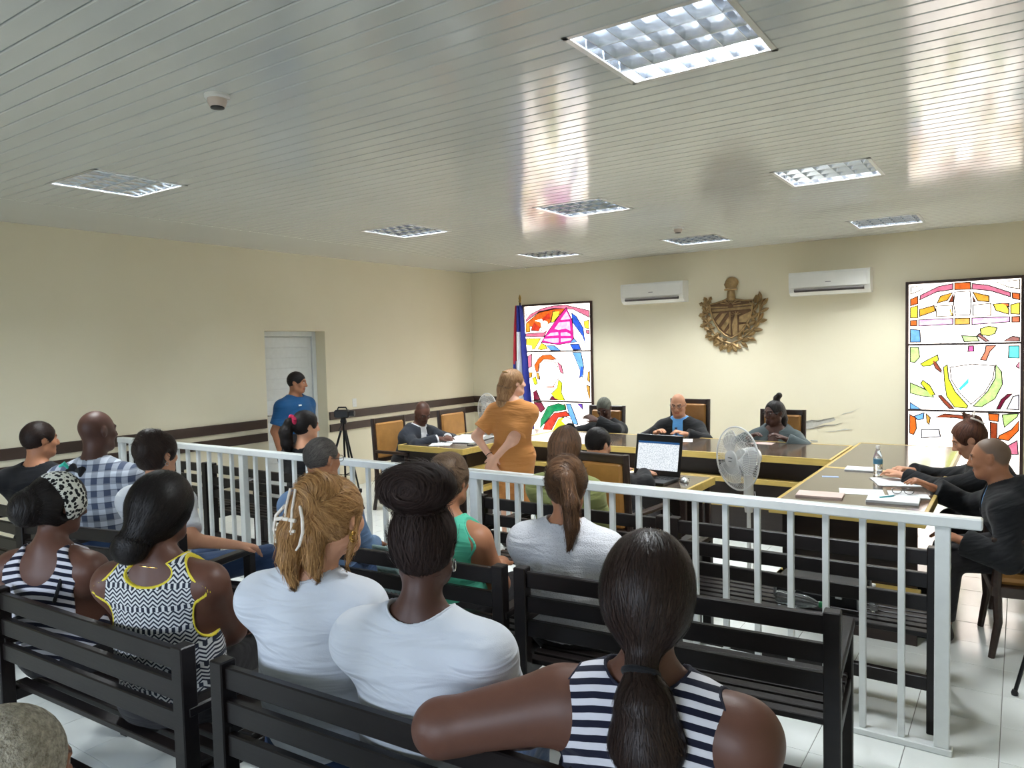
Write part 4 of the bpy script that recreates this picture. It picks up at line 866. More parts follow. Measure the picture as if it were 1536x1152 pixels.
    def leg(s, o, i, g=0.0, upto=2.0, foot=True, flare=0.0):
        S = s.sc; st = s.stout ** 0.6; H_, K, A = s.Hp[i], s.K[i], s.A[i]
        if upto >= 1: o.cone(H_, K, 0.088 * S * st + g, 0.060 * S * st + g, 0.05)
        else: pt = H_ + (K - H_) * upto; o.cone(H_, H_ + (K - H_) * (upto + .1), 0.088 * S * st + g, 0.068 * S * st + g + flare, 0.05, clip=(pt, unit(K - H_)))
        if upto > 1:
            t = upto - 1; e_ = K + (A - K) * t; o.cone(K, e_, 0.056 * S * st + g, (0.056 - 0.018 * t) * S + g + flare, 0.03, clip=(e_, unit(A - K)) if g > 0 else None)
    def head(s, o):
        S = s.sc; r, f, u = s.H; C = s.C; q = lambda a, b, c: C + (r * a + f * b + u * c) * S
        o.ell(q(0, -0.014, 0.022), np.array([0.074, 0.094, 0.090]) * S, s.H, 0.03); o.ell(q(0, 0.022, -0.02), np.array([0.064, 0.070, 0.085]) * S, s.H, 0.03)
        o.cone(q(-0.024, 0.05, -0.088), q(0.024, 0.05, -0.088), 0.026 * S, 0.026 * S, 0.03); o.cone(q(-0.05, 0.0, -0.065), q(-0.02, 0.055, -0.093), 0.022 * S, 0.018 * S, 0.03); o.cone(q(0.05, 0.0, -0.065), q(0.02, 0.055, -0.093), 0.022 * S, 0.018 * S, 0.03)
        o.cone(s.N - V3(0, 0, 0.03 * S) - s.B[1] * 0.01, q(0, -0.022, -0.06), (0.062 if s.male else 0.054) * S, (0.056 if s.male else 0.048) * S, 0.035)
        for sg in (-1, 1):
            o.ell(q(sg * 0.030, 0.090, 0.004), np.array([0.017, 0.014, 0.011]) * S, s.H, 0.012, op='-'); o.ell(q(sg * 0.030, 0.076, 0.003), np.array([0.0125, 0.0125, 0.0105]) * S, s.H, 0.004)
            o.cone(q(sg * 0.014, 0.088, 0.022), q(sg * 0.046, 0.074, 0.022), 0.008 * S, 0.007 * S, 0.012)
            o.ell(q(sg * 0.044, 0.058, -0.028), np.array([0.02, 0.018, 0.02]) * S, s.H, 0.02)
            E = np.array([f * 0.35 + r * sg * 0.94, f * 0.94 - r * sg * 0.35, u]); o.ell(q(sg * 0.076, -0.012, -0.004), np.array([0.0085, 0.019, 0.031]) * S, E, 0.006); o.ell(q(sg * 0.0855, -0.008, -0.002), np.array([0.005, 0.010, 0.018]) * S, E, 0.004, op='-')
            o.ell(q(sg * 0.012, 0.093, -0.037), np.array([0.010, 0.011, 0.009]) * S, s.H, 0.006)
        o.cone(q(0, 0.088, 0.012), q(0, 0.108, -0.030), 0.0085 * S, 0.0125 * S, 0.012); o.ell(q(0, 0.082, -0.062), np.array([0.024, 0.014, 0.0065]) * S, s.H, 0.006); o.ell(q(0, 0.080, -0.072), np.array([0.021, 0.014, 0.0075]) * S, s.H, 0.006); o.ell(q(0, 0.097, -0.0665), np.array([0.022, 0.008, 0.0016]) * S, s.H, 0.003, op='-')
    def face_tint(s, P, base):
        S = s.sc; L = ((P - s.C) @ s.H.T) / S; col = np.tile(np.array(base), (len(P), 1)); a, b, c = L.T; front = b > 0.045
        m_ = front & (np.abs(a) < 0.027) & (np.abs(c + 0.067) < 0.0105) & (b > 0.07); col[m_] = np.array(base) * (0.78, 0.55, 0.55)
        m_ = front & (np.abs(np.abs(a) - 0.031) < 0.020) & (np.abs(c - 0.026 + 0.15 * np.abs(np.abs(a) - 0.03)) < 0.0058); col[m_] = np.array(base) * 0.18
        m_ = front & (((np.abs(a) - 0.030) / 0.0125) ** 2 + ((c - 0.003) / 0.0068) ** 2 < 1); col[m_] = (0.55, 0.52, 0.5)
        m_ = front & (((np.abs(a) - 0.030) / 0.0062) ** 2 + ((c - 0.003) / 0.0064) ** 2 < 1); col[m_] = (0.03, 0.02, 0.015)
        return col
    def build_body(s, shoes=lin(30, 26, 26)[:3], stubble=None, sock=None):
        o = Solid(); s.torso(o)
        for i in (0, 1):
            s.arm(o, i); s.hand(o, i); s.leg(o, i); f = s.B[1]; A = s.A[i]; o.cone(A - f * 0.02 + V3(0, 0, -0.045), A + f * 0.15 * s.sc + V3(0, 0, -0.052), 0.036, 0.031, 0.03); o.cone(A, A - V3(0, 0, 0.04), 0.04, 0.04, 0.02)
        s.head(o); o.cut((0, 0, 0.002), (0, 0, -1)); P, Q = o.extract(s.h); col = s.face_tint(P, SKIN[s.skin])
        col[P[:, 2] < 0.11] = shoes
        if stubble is not None:
            L = ((P - s.C) @ s.H.T) / s.sc; a, b, c = L.T; w_ = np.clip((c - (0.075 - 1.15 * np.clip(0.045 - b, -0.05, 0.11))) / 0.018, 0, 1) * np.clip((0.07 - b) / 0.02, 0, 1) * np.where((np.abs(a) > 0.07) & (b > -0.035) & (c < 0.03), 0, 1); col = col * (1 - w_[:, None]) + np.array(stubble) * w_[:, None]
        s.o = tag(to_object('person', P, Q, SKINM, None, s.origin, col=col), s.label, 'person'); return s.o
    def rest(s, P): d = P - s.P; return np.c_[d @ s.B[0], d @ s.B[1], d @ s.ax]
    def garment(s, name, o, m, label=None, h=None):
        P, Q = o.extract(h or s.h); return to_object(name, P, Q, m, s.o, s.origin, rest=s.rest(P), label=label)
    def shirt(s, m, sleeve=0.55, g=0.012, hem=0.02, neck=0.085, scoop=0.0, name='shirt', label=None, tank=False, vneck=0.0, flare=0.012, strap=0.075, back_scoop=0.0, open_front=0.0, arm_hole=0.07, piping=None, piping_label=None):
        f = s.SB[1]
        hole = lambda o, i, sg, e=0.0, op='-': o.cone(s.S[i] + sg * s.SB[0] * (strap - 0.055) + V3(0, 0, 0.10), s.S[i] + sg * s.SB[0] * (strap - 0.045) - V3(0, 0, arm_hole), 0.068 + e, 0.062 + e, 0.008, op=op)
        def make(g):
            o = Solid(); s.torso(o, g)
            if not tank:
                for i in (0, 1): s.arm(o, i, g, sleeve, taper=flare)
            if s.stand:
                for i in (0, 1): o.cone(s.Hp[i], s.Hp[i] + (s.K[i] - s.Hp[i]) * 0.3, 0.09 + g, 0.08 + g, 0.05)
            o.cut(s.P - s.ax * (0.07 - hem), -s.ax)
            o.ell(s.N + V3(0, 0, 0.055) + f * 0.005, np.array([neck, neck * 0.95, 0.085]), s.SB, 0.008, op='-')
            if vneck: o.cone(s.N + f * 0.10 + V3(0, 0, 0.04), s.N + f * (0.15) - V3(0, 0, vneck), 0.075, 0.012, 0.006, op='-')
            if scoop: o.ell(s.N + f * 0.09 - V3(0, 0, 0.03), np.array([neck * 0.95, 0.09, scoop]), s.SB, 0.008, op='-')
            if back_scoop: o.ell(s.N - f * 0.10 - V3(0, 0, 0.01), np.array([neck * 0.92, 0.085, back_scoop]), s.SB, 0.008, op='-')
            if tank:
                for i, sg in enumerate((-1, 1)): hole(o, i, sg)
            if open_front: o.cone(s.N + f * 0.14 + V3(0, 0, 0.05), s.P + f * 0.16, open_front, open_front * 0.8, 0.008, op='-', flat=(f, 2.2))
            return o
        ob = s.garment(name, make(g), m, label)
        if piping is not None:
            ks = [hole(Solid(), i, sg, 0.008, '+') for i, sg in enumerate((-1, 1))] if tank else []
            ks.append(Solid().ell(s.N + V3(0, 0, 0.055) + f * 0.005, np.array([neck, neck * 0.95, 0.085]) + 0.007, s.SB, 0.008))
            if back_scoop: ks.append(Solid().ell(s.N - f * 0.10 - V3(0, 0, 0.01), np.array([neck * 0.92, 0.085, back_scoop]) + 0.007, s.SB, 0.008))
            for k_ in ks:
                o = make(g + 0.002); o.keep_only(k_); P, Q = o.extract(0.004)
                if len(P): to_object('piping', P, Q, piping, ob, s.origin, rest=s.rest(P), label=piping_label)
        return ob
    def trousers(s, m, upto=1.88, g=0.012, name='trousers', flare=0.006, rise=0.08):
        o = Solid(); cl = (s.P + s.ax * rise, s.ax); st = s.stout; f = s.B[1]
        o.cone(s.P, s.W, 0.168 * s.sc * st + g, 0.135 * s.sc * st + g, 0.05, flat=(f, 0.72), clip=cl); o.ell(s.P - f * (0.01 if not s.stand else 0.03) - V3(0, 0, 0.03 if not s.stand else 0), np.array([0.188, 0.118, 0.088 if not s.stand else 0.115]) * s.sc * st ** 0.5 + g * 0.6, s.B, 0.05)
        for i in (0, 1): s.leg(o, i, g, upto, flare=flare)
        return s.garment(name, o, m)
    def skirt(s, m, g=0.014, end=0.85):
        o = Solid(); f = s.B[1]; o.cone(s.P, s.W, 0.168 * s.sc * s.stout + g, 0.135 * s.sc * s.stout + g, 0.05, flat=(f, 0.72), clip=(s.P + s.ax * 0.08, s.ax)); o.ell(s.P - f * 0.03 - V3(0, 0, 0.03), np.array([0.188, 0.132, 0.088]) * s.sc + g * 0.6, s.B, 0.05)
        for i in (0, 1): s.leg(o, i, g, end)
        a, b = s.Hp[0], s.Hp[1]; o.cone((a + b) / 2, (s.K[0] + s.K[1]) / 2 * end + (a + b) / 2 * (1 - end), 0.08, 0.06, 0.06); return s.garment('skirt', o, m)
    # --- hair
    def hq(s, a, b, c): return s.C + (s.H[0] * a + s.H[1] * b + s.H[2] * c) * s.sc
    def hair(s, m, t=0.012, line=0.055, pieces=(), tie=(0, -0.1, -0.02), sides=-0.045, name='hair', h=None, label=None, nape=-0.075, K=9.0, back=0.0, ear=True, strands=0, lift=0.004, slen=6, raw=0):
        """cap over the skull plus pieces [(kind, points, radii, axis)] in head coordinates"""
        o = Solid(); S = s.sc
        o.ell(s.hq(0, -0.016, 0.022), np.array([0.074 + t, 0.094 + t, 0.090 + t]) * S, s.H, 0.03)
        if back: o.ell(s.hq(0, -0.045, -0.01), np.array([0.072 + t, 0.06 + back, 0.085 + t]) * S, s.H, 0.03)
        r, f, u = s.H
        o.ell(s.hq(0, 0.115, -0.045), np.array([0.082, 0.085, 0.105 + (0.055 - line)]) * S, s.H, 0.012, op='-')     # face opening
        for sg in (-1, 1):
            if ear: o.ell(s.hq(sg * 0.098, 0.002, -0.022), np.array([0.030, 0.040, 0.047]) * S, s.H, 0.008, op='-')
        o.cone(s.hq(-0.2, 0.03, sides - 0.06), s.hq(0.2, 0.03, sides - 0.06), 0.06 * S, 0.06 * S, 0.01, op='-')
        o.cone(s.hq(-0.15, -0.07, nape - 0.08), s.hq(0.15, -0.07, nape - 0.08), 0.08 * S, 0.08 * S, 0.012, op='-')
        n0 = len(o.p)
        for kind, pts, rad, k in pieces:
            pts = [s.hq(*p) for p in pts]; rad = [x * S for x in (rad if hasattr(rad, '__len__') else [rad] * len(pts))]
            if kind == 'ball': o.ell(pts[0], np.array(rad), s.H, k)
            elif kind == 'cutball': o.ell(pts[0], np.array(rad), s.H, k, op='-')
            else:
                for i in range(len(pts) - 1): o.cone(pts[i], pts[i + 1], rad[i], rad[i + 1], k)
        P, Q = o.extract(h or s.h * 0.8); L = ((P - s.C) @ s.H.T) / S; tv = np.array(tie, float); ta = unit(tv); d = L - 0
        x1 = unit(np.cross(ta, (0.3, 0.2, 0.9))); x2 = np.cross(ta, x1); phi = np.arctan2(d @ x2, d @ x1); th = np.arccos(np.clip((d @ ta) / np.maximum(1e-6, np.linalg.norm(d, axis=1)), -1, 1))
        R = np.c_[np.cos(phi) * K, np.sin(phi) * K, th * 1.2]; D = tv - L
        if raw: R = L * raw
        for kind, pts, rad, k in pieces:
            if kind == 'cutball': continue
            pts = np.array(pts, float)
            if kind == 'ball':
                c = pts[0]; rr = np.array(rad); e = (L - c) / (rr + 0.012); msk = (e ** 2).sum(1) < 1; a = np.arctan2(e[:, 2], e[:, 0]); R[msk] = np.c_[np.cos(a) * 2 + 20, np.linalg.norm(e, axis=1) * 9 + e[:, 1] * 7, a * 0.8][msk]; D[msk] = np.c_[-e[:, 2], e[:, 1] * 0.2, e[:, 0]][msk]
            else:
                best = np.full(len(L), 9.0); acc = 0
                rad2 = rad if hasattr(rad, '__len__') else [rad] * len(pts)
                for i in range(len(pts) - 1):
                    ba = pts[i + 1] - pts[i]; tt = np.clip((L - pts[i]) @ ba / (ba @ ba), 0, 1); qv = L - pts[i] - tt[:, None] * ba; dd = np.linalg.norm(qv, axis=1) - (rad2[i] + (rad2[i + 1] - rad2[i]) * tt)
                    msk = (dd < 0.006) & (dd < best); best = np.where(msk, dd, best); b1 = unit(np.cross(ba, (0.31, 0.7, 0.2))); b2 = np.cross(unit(ba), b1); a = np.arctan2(qv @ b2, qv @ b1)
                    R[msk] = np.c_[np.cos(a) * 6 + 40, np.sin(a) * 6, (acc + tt * np.linalg.norm(ba)) * 5][msk]; D[msk] = unit(ba); acc += np.linalg.norm(ba)
        ob = to_object(name, P, Q, m, s.o, s.origin, rest=R, label=label)
        if strands: s.strands(ob, P, Q, D @ s.H, m, strands, lift, slen)
        return ob
    def strands(s, ob, P, Q, D, m, n, lift, slen):
        from mathutils.kdtree import KDTree
        fn = np.cross(P[Q[:, 2]] - P[Q[:, 0]], P[Q[:, 3]] - P[Q[:, 1]]); N = np.zeros_like(P)
        for c in range(4): np.add.at(N, Q[:, c], fn)
        N /= np.maximum(1e-12, np.linalg.norm(N, axis=1))[:, None]
        kd = KDTree(len(P))
        for i, v in enumerate(P): kd.insert(v, i)
        kd.balance(); D = D / np.maximum(1e-9, np.linalg.norm(D, axis=1))[:, None]
        V = []; F = []; R = []
        for sd in RNG.integers(0, len(P), n):
            p = P[sd] + RNG.normal(0, 0.004, 3); up = RNG.uniform(0.0005, 0.003); fly = RNG.random() < 0.16; wv = RNG.normal(0, 0.18, 3); rr = RNG.uniform(0, 60, 3); wd = RNG.uniform(0.0006, 0.0014); base = len(V)
            for k in range(slen):
                _, i, _ = kd.find(p); nn = N[i]; p = p + nn * ((P[i] - p) @ nn); d = D[i] + wv; d = d - nn * (d @ nn); d /= max(1e-9, np.linalg.norm(d)); b = np.cross(nn, d) * wd
                h_ = up + (lift * (k / slen) ** 1.5 if fly else 0); V += [p + nn * h_ - b, p + nn * h_ + b]; R += [rr + k * 0.1] * 2
                if k: F.append((base + 2 * k - 2, base + 2 * k - 1, base + 2 * k + 1, base + 2 * k))
                p = p + d * 0.014
        st = to_object('hair_strands', np.array(V), np.array(F), m, ob, s.origin, rest=np.array(R)); st['kind'] = 'stuff'
    def add(s, name, mb, m, smooth=True, label=None):
        o = mb.build(name, m, s.o, smooth=smooth, label=label)
        o.data.transform(Matrix.Translation(tuple(-s.origin))); return o
    def glasses(s, m):
        q = MB()
        for sg in (-1, 1):
            q.tube([s.hq(sg * 0.032 + 0.024 * math.cos(a), 0.098, 0.002 + 0.017 * math.sin(a)) for a in np.linspace(0, 2 * math.pi, 17)[:-1]], 0.0016, 6, closed=True)
            q.tube([s.hq(sg * 0.056, 0.096, 0.006), s.hq(sg * 0.078, 0.05, 0.006), s.hq(sg * 0.082, -0.01, 0.006)], 0.0018, 6)
        q.tube([s.hq(-0.008, 0.1, 0.004), s.hq(0.008, 0.1, 0.004)], 0.0016, 6); return s.add('glasses', q, m)
    def earring(s, sg, m, R=0.014):
        c = s.hq(sg * 0.082, -0.012, -0.052); q = MB(); q.tube([c + (s.H[1] * math.cos(a) + s.H[2] * math.sin(a)) * R for a in np.linspace(0, 2 * math.pi, 17)[:-1]], 0.0022, 6, closed=True); return s.add('earring', q, m)
# ------------------------------------------------------------------ wardrobe
HAIR = dict(
 black=hair_mat('black_hair', lin(14, 11, 11), lin(34, 27, 26)), darkbrown=hair_mat('dark_brown_hair', lin(24, 16, 14), lin(52, 36, 30)), brown=hair_mat('streaked_brown_hair', lin(52, 34, 24), lin(122, 88, 62)),
 blond=hair_mat('golden_blond_hair', lin(120, 78, 42), lin(206, 160, 104)), lightblond=hair_mat('straight_light_brown_hair', lin(120, 84, 54), lin(196, 154, 112)), grey=hair_mat('short_grey_hair', lin(62, 58, 56), lin(120, 114, 110), 0.6),
 greybrown=hair_mat('greying_brown_hair', lin(66, 48, 38), lin(142, 116, 92)), puff=hair_mat('soft_dark_hair', lin(28, 19, 18), lin(58, 42, 38), 0.7), warm=hair_mat('warm_brown_hair', lin(44, 28, 20), lin(128, 92, 64)), copper=hair_mat('reddish_brown_hair', lin(40, 22, 16), lin(104, 62, 42)), curly=hair_mat('curly_grey_hair', lin(150, 140, 124), lin(232, 224, 208), 0.9, bump=1.0), crop=hair_mat('cropped_greyish_hair', lin(70, 72, 66), lin(120, 122, 112), 0.7))
M_tee = cloth_mat('white_tee_jersey', lin(206, 210, 218), fold=0.55)
M_mesh = cloth_mat('white_mesh_knit', lin(205, 205, 210), 'mesh', fold=0.6)
M_stripe = cloth_mat('navy_white_striped_jersey', lin(214, 212, 220), 'stripe', col2=lin(22, 24, 44), fold=0.35)
M_aztec = cloth_mat('geometric_print_jersey', lin(214, 214, 214), 'aztec', col2=lin(40, 44, 58), fold=0.3)
M_plaid = cloth_mat('blue_grey_plaid_cotton', lin(194, 200, 210), 'plaid', col2=lin(66, 76, 98), fold=0.3)
M_floral = cloth_mat('black_white_floral_cotton', lin(226, 226, 216), 'floral', col2=lin(20, 20, 22), fold=0.3)
M_blackc = cloth_mat('black_cotton', lin(22, 22, 26), fold=0.3); M_gown = cloth_mat('black_gown_cloth', lin(25, 26, 29), fold=0.4); M_suit = cloth_mat('charcoal_suit_cloth', lin(40, 44, 52), fold=0.3); M_ggown = cloth_mat('grey_green_gown_cloth', lin(74, 84, 86), fold=0.4)
M_denim = cloth_mat('blue_denim', lin(40, 58, 88), 'mottle', col2=lin(62, 84, 120), fold=0.4); M_darktr = cloth_mat('dark_trouser_cloth', lin(38, 36, 38)); M_khaki = cloth_mat('olive_cotton', lin(150, 156, 98), fold=0.5)
M_teal = cloth_mat('mint_green_jersey', lin(96, 204, 172), fold=0.4); M_lblue = cloth_mat('light_blue_cotton', lin(116, 146, 186), fold=0.35); M_bluep = cloth_mat('royal_blue_knit', lin(24, 76, 122), fold=0.3); M_orange = cloth_mat('ochre_uniform_cloth', lin(190, 128, 70), fold=0.5)
M_blues = cloth_mat('sky_blue_shirt', lin(96, 160, 220), fold=0.2); M_whites = cloth_mat('white_shirt_cotton', lin(216, 218, 222), fold=0.2); M_greyw = cloth_mat('pale_grey_cotton', lin(196, 198, 202), fold=0.3); M_beige = cloth_mat('grey_knit', lin(120, 116, 110), fold=0.3)
M_tie = cloth_mat('dark_blue_tie', lin(44, 52, 84), 'mottle', col2=lin(90, 96, 120)); M_yellow = mat('yellow_piping', lin(226, 206, 60), 0.7); M_navy = mat('navy_binding', lin(22, 24, 44), 0.8); M_pearl = mat('pearly_white_plastic', lin(236, 226, 214), 0.25); M_goldm = mat('gold_jewellery', lin(214, 170, 90), 0.25, 1.0); M_silver = mat('silver_metal', lin(200, 200, 200), 0.25, 1.0)
M_pinks = mat('magenta_scrunchie', lin(176, 30, 72), 0.8, bump=0.4, bscale=60); M_tealp = mat('teal_ribbon', lin(60, 200, 180), 0.6); M_specs = mat('dark_spectacle_frame', lin(26, 24, 24), 0.3)
def tie_on(p):
    f = p.SB[1]; q = MB(); a = p.N + f * 0.115 - V3(0, 0, 0.05); q.prism([(-0.014, 0), (0.014, 0), (0.010, -0.03), (0.026, -0.26), (0, -0.31), (-0.026, -0.26), (-0.010, -0.03)], -0.004, 0.004, 'y')
    ob = q.build('tie', M_tie, p.o); Rm = Matrix((tuple(p.SB[0]), tuple(p.SB[1]), tuple(p.SB[2]))).transposed().to_4x4(); ob.matrix_local = Matrix.Translation(tuple(a + f * 0.012 - p.origin)) @ Rm @ Matrix.Rotation(math.radians(-4), 4, 'X')
def collar(p, m, r=0.074, hgt=0.038):
    o = Solid(); o.cone(p.N + V3(0, 0, -0.02), p.N + V3(0, 0, hgt - 0.005) - p.SB[1] * 0.005, r + 0.006, r - 0.006, 0.01); o.cone(p.N + p.SB[1] * 0.11 + V3(0, 0, 0.07), p.N + p.SB[1] * 0.12 - V3(0, 0, 0.05), 0.045, 0.02, 0.01, op='-'); o.cut(p.N + V3(0, 0, hgt), (0, 0, 1)); return p.garment('collar', o, m)
def band(p, name, c, nrm, R, r, m, squash=1.0, a0=0.0, a1=2 * math.pi, wob=0.0):
    nrm = unit(nrm); x = unit(np.cross(nrm, (0.2, 0.1, 1.0))); y = np.cross(nrm, x); full = a1 - a0 > 6.2
    q = MB(); pts = [c + (x * math.cos(a) + y * squash * math.sin(a)) * R * (1 + wob * math.sin(9 * a)) for a in np.linspace(a0, a1, 29)[:(-1 if full else None)]]; q.tube(pts, [r * (1 + 2 * wob * math.cos(7 * i)) for i in range(len(pts))], 8, closed=full); return p.add(name, q, m)

# --- public benches, row nearest the back
p = Person('woman in navy and white striped tank resting her arm on the bench back', (-0.672, 1.50, 1.322), (14, 4, 0), 12, 'brown', sc=1.04, h=0.0075, stout=1.18, waist=1.15, sh_w=0.188, arm_r=1.42, lean=-0.08,
           hands=((-0.99, 1.60, 0.70), None), elbows=((-1.0, -0.75, -0.15), None), sh_roll=-1.5, curl=0.7)
p.E[0] = V3(-1.10, 1.275, 0.872); p.Wr[0] = V3(-0.99, 1.47, 0.80)
p.build_body(); p.shirt(M_stripe, tank=True, neck=0.088, strap=0.085, scoop=0.10, name='tank_top', arm_hole=0.10, piping=M_navy); p.trousers(M_darktr)
p.hair(HAIR['darkbrown'], 0.02, pieces=[('tail', [(0, -0.075, -0.09), (0, -0.105, -0.135), (0.01, -0.125, -0.19), (0.015, -0.12, -0.27), (0.02, -0.10, -0.335)], [0.04, 0.026, 0.055, 0.072, 0.03], 0.02)], tie=(0, -0.085, -0.13), sides=-0.075, nape=-0.11, ear=False, back=0.03, h=0.006, strands=2600)
p.earring(1, M_silver); band(p, 'hair_tie', p.hq(0, -0.105, -0.138), p.H[2] * 0.8 + p.H[1] * 0.5, 0.034, 0.008, M_blackc)

p = Person('woman in white tee with tall dark bun', (-1.345, 1.515, 1.328), (24, 6, 2), 14, 'deep', sc=1.02, h=0.0078, stout=1.14, waist=1.2, sh_w=0.182, arm_r=1.12, lean=-0.09, neck_fwd=0.03)
p.build_body(); p.shirt(M_tee, 0.6, g=0.013, name='tee_shirt', neck=0.088, flare=0.008, piping=M_tee); p.trousers(M_denim)
p.hair(HAIR['puff'], 0.014, pieces=[('ball', [(0.0, -0.06, 0.158)], (0.106, 0.085, 0.066), 0.02)], tie=(0, -0.05, 0.115), sides=-0.055, nape=-0.085, h=0.006, strands=6000, lift=0.016, label='dark hair gathered in a wide round bun')
p.earring(1, M_silver, 0.016)

p = Person('blond woman in white tee with pearly claw clip in her hair', (-1.735, 1.55, 1.352), (8, 4, 0), 18, 'light', h=0.0078, stout=1.12, waist=1.2, sh_w=0.17, lean=-0.09, sh_shift=(-0.07, 0.0), neck_fwd=0.025, arm_r=1.1)
p.build_body(); p.shirt(M_tee, 1.4, g=0.013, name='tee_shirt', neck=0.086, piping=M_tee); p.trousers(M_denim)
p.hair(HAIR['blond'], 0.014, pieces=[('ball', [(0.0, -0.075, 0.10)], (0.058, 0.056, 0.044), 0.02), ('ball', [(-0.02, -0.105, 0.05)], (0.045, 0.04, 0.06), 0.02), ('tail', [(-0.03, -0.12, 0.05), (-0.05, -0.135, -0.03), (-0.06, -0.13, -0.11), (-0.055, -0.115, -0.185)], [0.03, 0.036, 0.032, 0.012], 0.015),
        ('tail', [(0.06, 0.01, 0.0), (0.07, 0.0, -0.06), (0.068, -0.02, -0.13)], [0.018, 0.012, 0.004], 0.012), ('tail', [(0.0, -0.095, -0.05), (0.0, -0.095, -0.12), (0.01, -0.085, -0.17)], [0.04, 0.026, 0.006], 0.012)], tie=(-0.01, -0.10, 0.06), sides=-0.05, nape=-0.09, h=0.0055, strands=3600, lift=0.014, slen=8)
p.earring(1, M_goldm, 0.015); p.earring(1, M_goldm, 0.009)
q = MB()
for sg in (-1, 1):
    q.tube([p.hq(-0.035 + sg * 0.028, -0.143, 0.05), p.hq(-0.035 + sg * 0.05, -0.158, 0.02), p.hq(-0.035 + sg * 0.055, -0.161, -0.02), p.hq(-0.035 + sg * 0.04, -0.158, -0.06), p.hq(-0.035 + sg * 0.025, -0.155, -0.075)], [0.005, 0.005, 0.005, 0.004, 0.003], 8)
    q.tube([p.hq(-0.035 + sg * 0.01, -0.143, 0.10), p.hq(-0.035 + sg * 0.012, -0.159, 0.04), p.hq(-0.035 + sg * 0.014, -0.163, -0.03)], 0.004, 8)
q.tube([p.hq(-0.082, -0.159, 0.01), p.hq(-0.055, -0.165, 0.015), p.hq(-0.01, -0.159, 0.01)], 0.006, 8); q.tube([p.hq(-0.082, -0.161, -0.02), p.hq(-0.055, -0.167, -0.02), p.hq(-0.01, -0.161, -0.02)], 0.005, 8)
p.add('claw_clip', q, M_pearl, label='pearly white claw clip')

p = Person('woman in geometric print tank with yellow piping and low black bun', (-2.56, 1.49, 1.305), (20, 10, 0), 28, 'brown', h=0.0078, stout=1.1, waist=1.15, sh_w=0.178, arm_r=1.2, lean=-0.07)
p.build_body(); p.shirt(M_aztec, tank=True, neck=0.098, strap=0.06, back_scoop=0.045, scoop=0.08, name='tank_top', arm_hole=0.12, piping=M_yellow, piping_label='yellow piping'); p.trousers(M_darktr)
p.hair(HAIR['black'], 0.026, pieces=[('ball', [(-0.035, -0.115, -0.135)], (0.066, 0.05, 0.055), 0.02), ('tail', [(0.0, -0.09, -0.06), (-0.02, -0.105, -0.10)], [0.06, 0.05], 0.03)], tie=(-0.02, -0.1, -0.1), sides=-0.085, nape=-0.115, ear=False, back=0.035, h=0.006, strands=2200, label='smooth black hair rolled into a low bun')
band(p, 'necklace', p.N + V3(0, 0, -0.005), (0, 0.25, 1), 0.074, 0.0018, M_goldm)

p = Person('woman in striped tank with floral headband and black bun', (-3.36, 1.50, 1.236), (2, 12, 0), 26, 'brown', h=0.008, stout=1.12, waist=1.15, sh_w=0.175, arm_r=1.2, lean=-0.07, neck_fwd=0.05)
p.build_body(); p.shirt(M_stripe, tank=True, neck=0.10, strap=0.05, back_scoop=0.10, scoop=0.09, name='tank_top', arm_hole=0.16); p.trousers(M_darktr)
p.hair(HAIR['black'], 0.022, pieces=[('ball', [(0, -0.135, -0.02)], (0.07, 0.06, 0.075), 0.03)], tie=(0, -0.12, 0.0), sides=-0.07, nape=-0.08, back=0.04, h=0.006, strands=900)
o = Solid(); pl = unit(p.H[1] * 0.86 + p.H[2] * 0.5)
o.ell(p.hq(0, -0.014, 0.022), np.array([0.103, 0.122, 0.118]) * p.sc, p.H, 0.02); c0 = p.hq(0, 0.0, 0.02); o.cut(c0 + pl * 0.072, pl); o.cut(c0 - pl * 0.034, -pl)
P_, Q_ = o.extract(0.006); to_object('headband', P_, Q_, M_floral, p.o, p.origin, rest=(P_ - p.C) @ p.H.T, label='black and white floral headband')
q = MB(); q.tube([p.hq(0.03, 0.03, 0.145), p.hq(0.06, 0.035, 0.150), p.hq(0.085, 0.02, 0.125)], [0.008, 0.018, 0.006], 8); q.tube([p.hq(0.03, 0.03, 0.145), p.hq(0.0, 0.03, 0.158), p.hq(-0.03, 0.02, 0.14)], [0.008, 0.018, 0.006], 8); p.add('bow', q, M_blackc)
q = MB(); q.tube([p.hq(-0.01, 0.02, 0.15), p.hq(-0.02, 0.0, 0.17), p.hq(-0.035, -0.01, 0.155)], [0.005, 0.011, 0.005], 8); p.add('ribbon', q, M_tealp, label='small teal ribbon')
q = MB(); S1 = p.S[1]; q.tube([S1 - p.SB[0] * 0.065 + V3(0, 0, 0.06), S1 - p.SB[0] * 0.062 - p.SB[1] * 0.06 + V3(0, 0, 0.03), S1 - p.SB[0] * 0.07 - p.SB[1] * 0.118 - V3(0, 0, 0.10)], 0.008, 6); p.add('strap', q, M_blackc, label='black bra strap')

p = Person('person with short curly grey hair on the rearmost bench', (-1.35, 0.50, 1.178), (15, 6, 0), 12, 'tan', male=True, h=0.009, lean=-0.03)
p.build_body(); p.shirt(M_beige, 0.6); p.trousers(M_darktr); p.hair(HAIR['curly'], 0.012, sides=-0.03, nape=-0.05, h=0.006, raw=90)
bench('dark slatted bench under the woman resting her arm on its back', -0.747, 1.366, 3.2)
bench('dark slatted bench under the person with curly grey hair', -2.0, 0.26, 3)

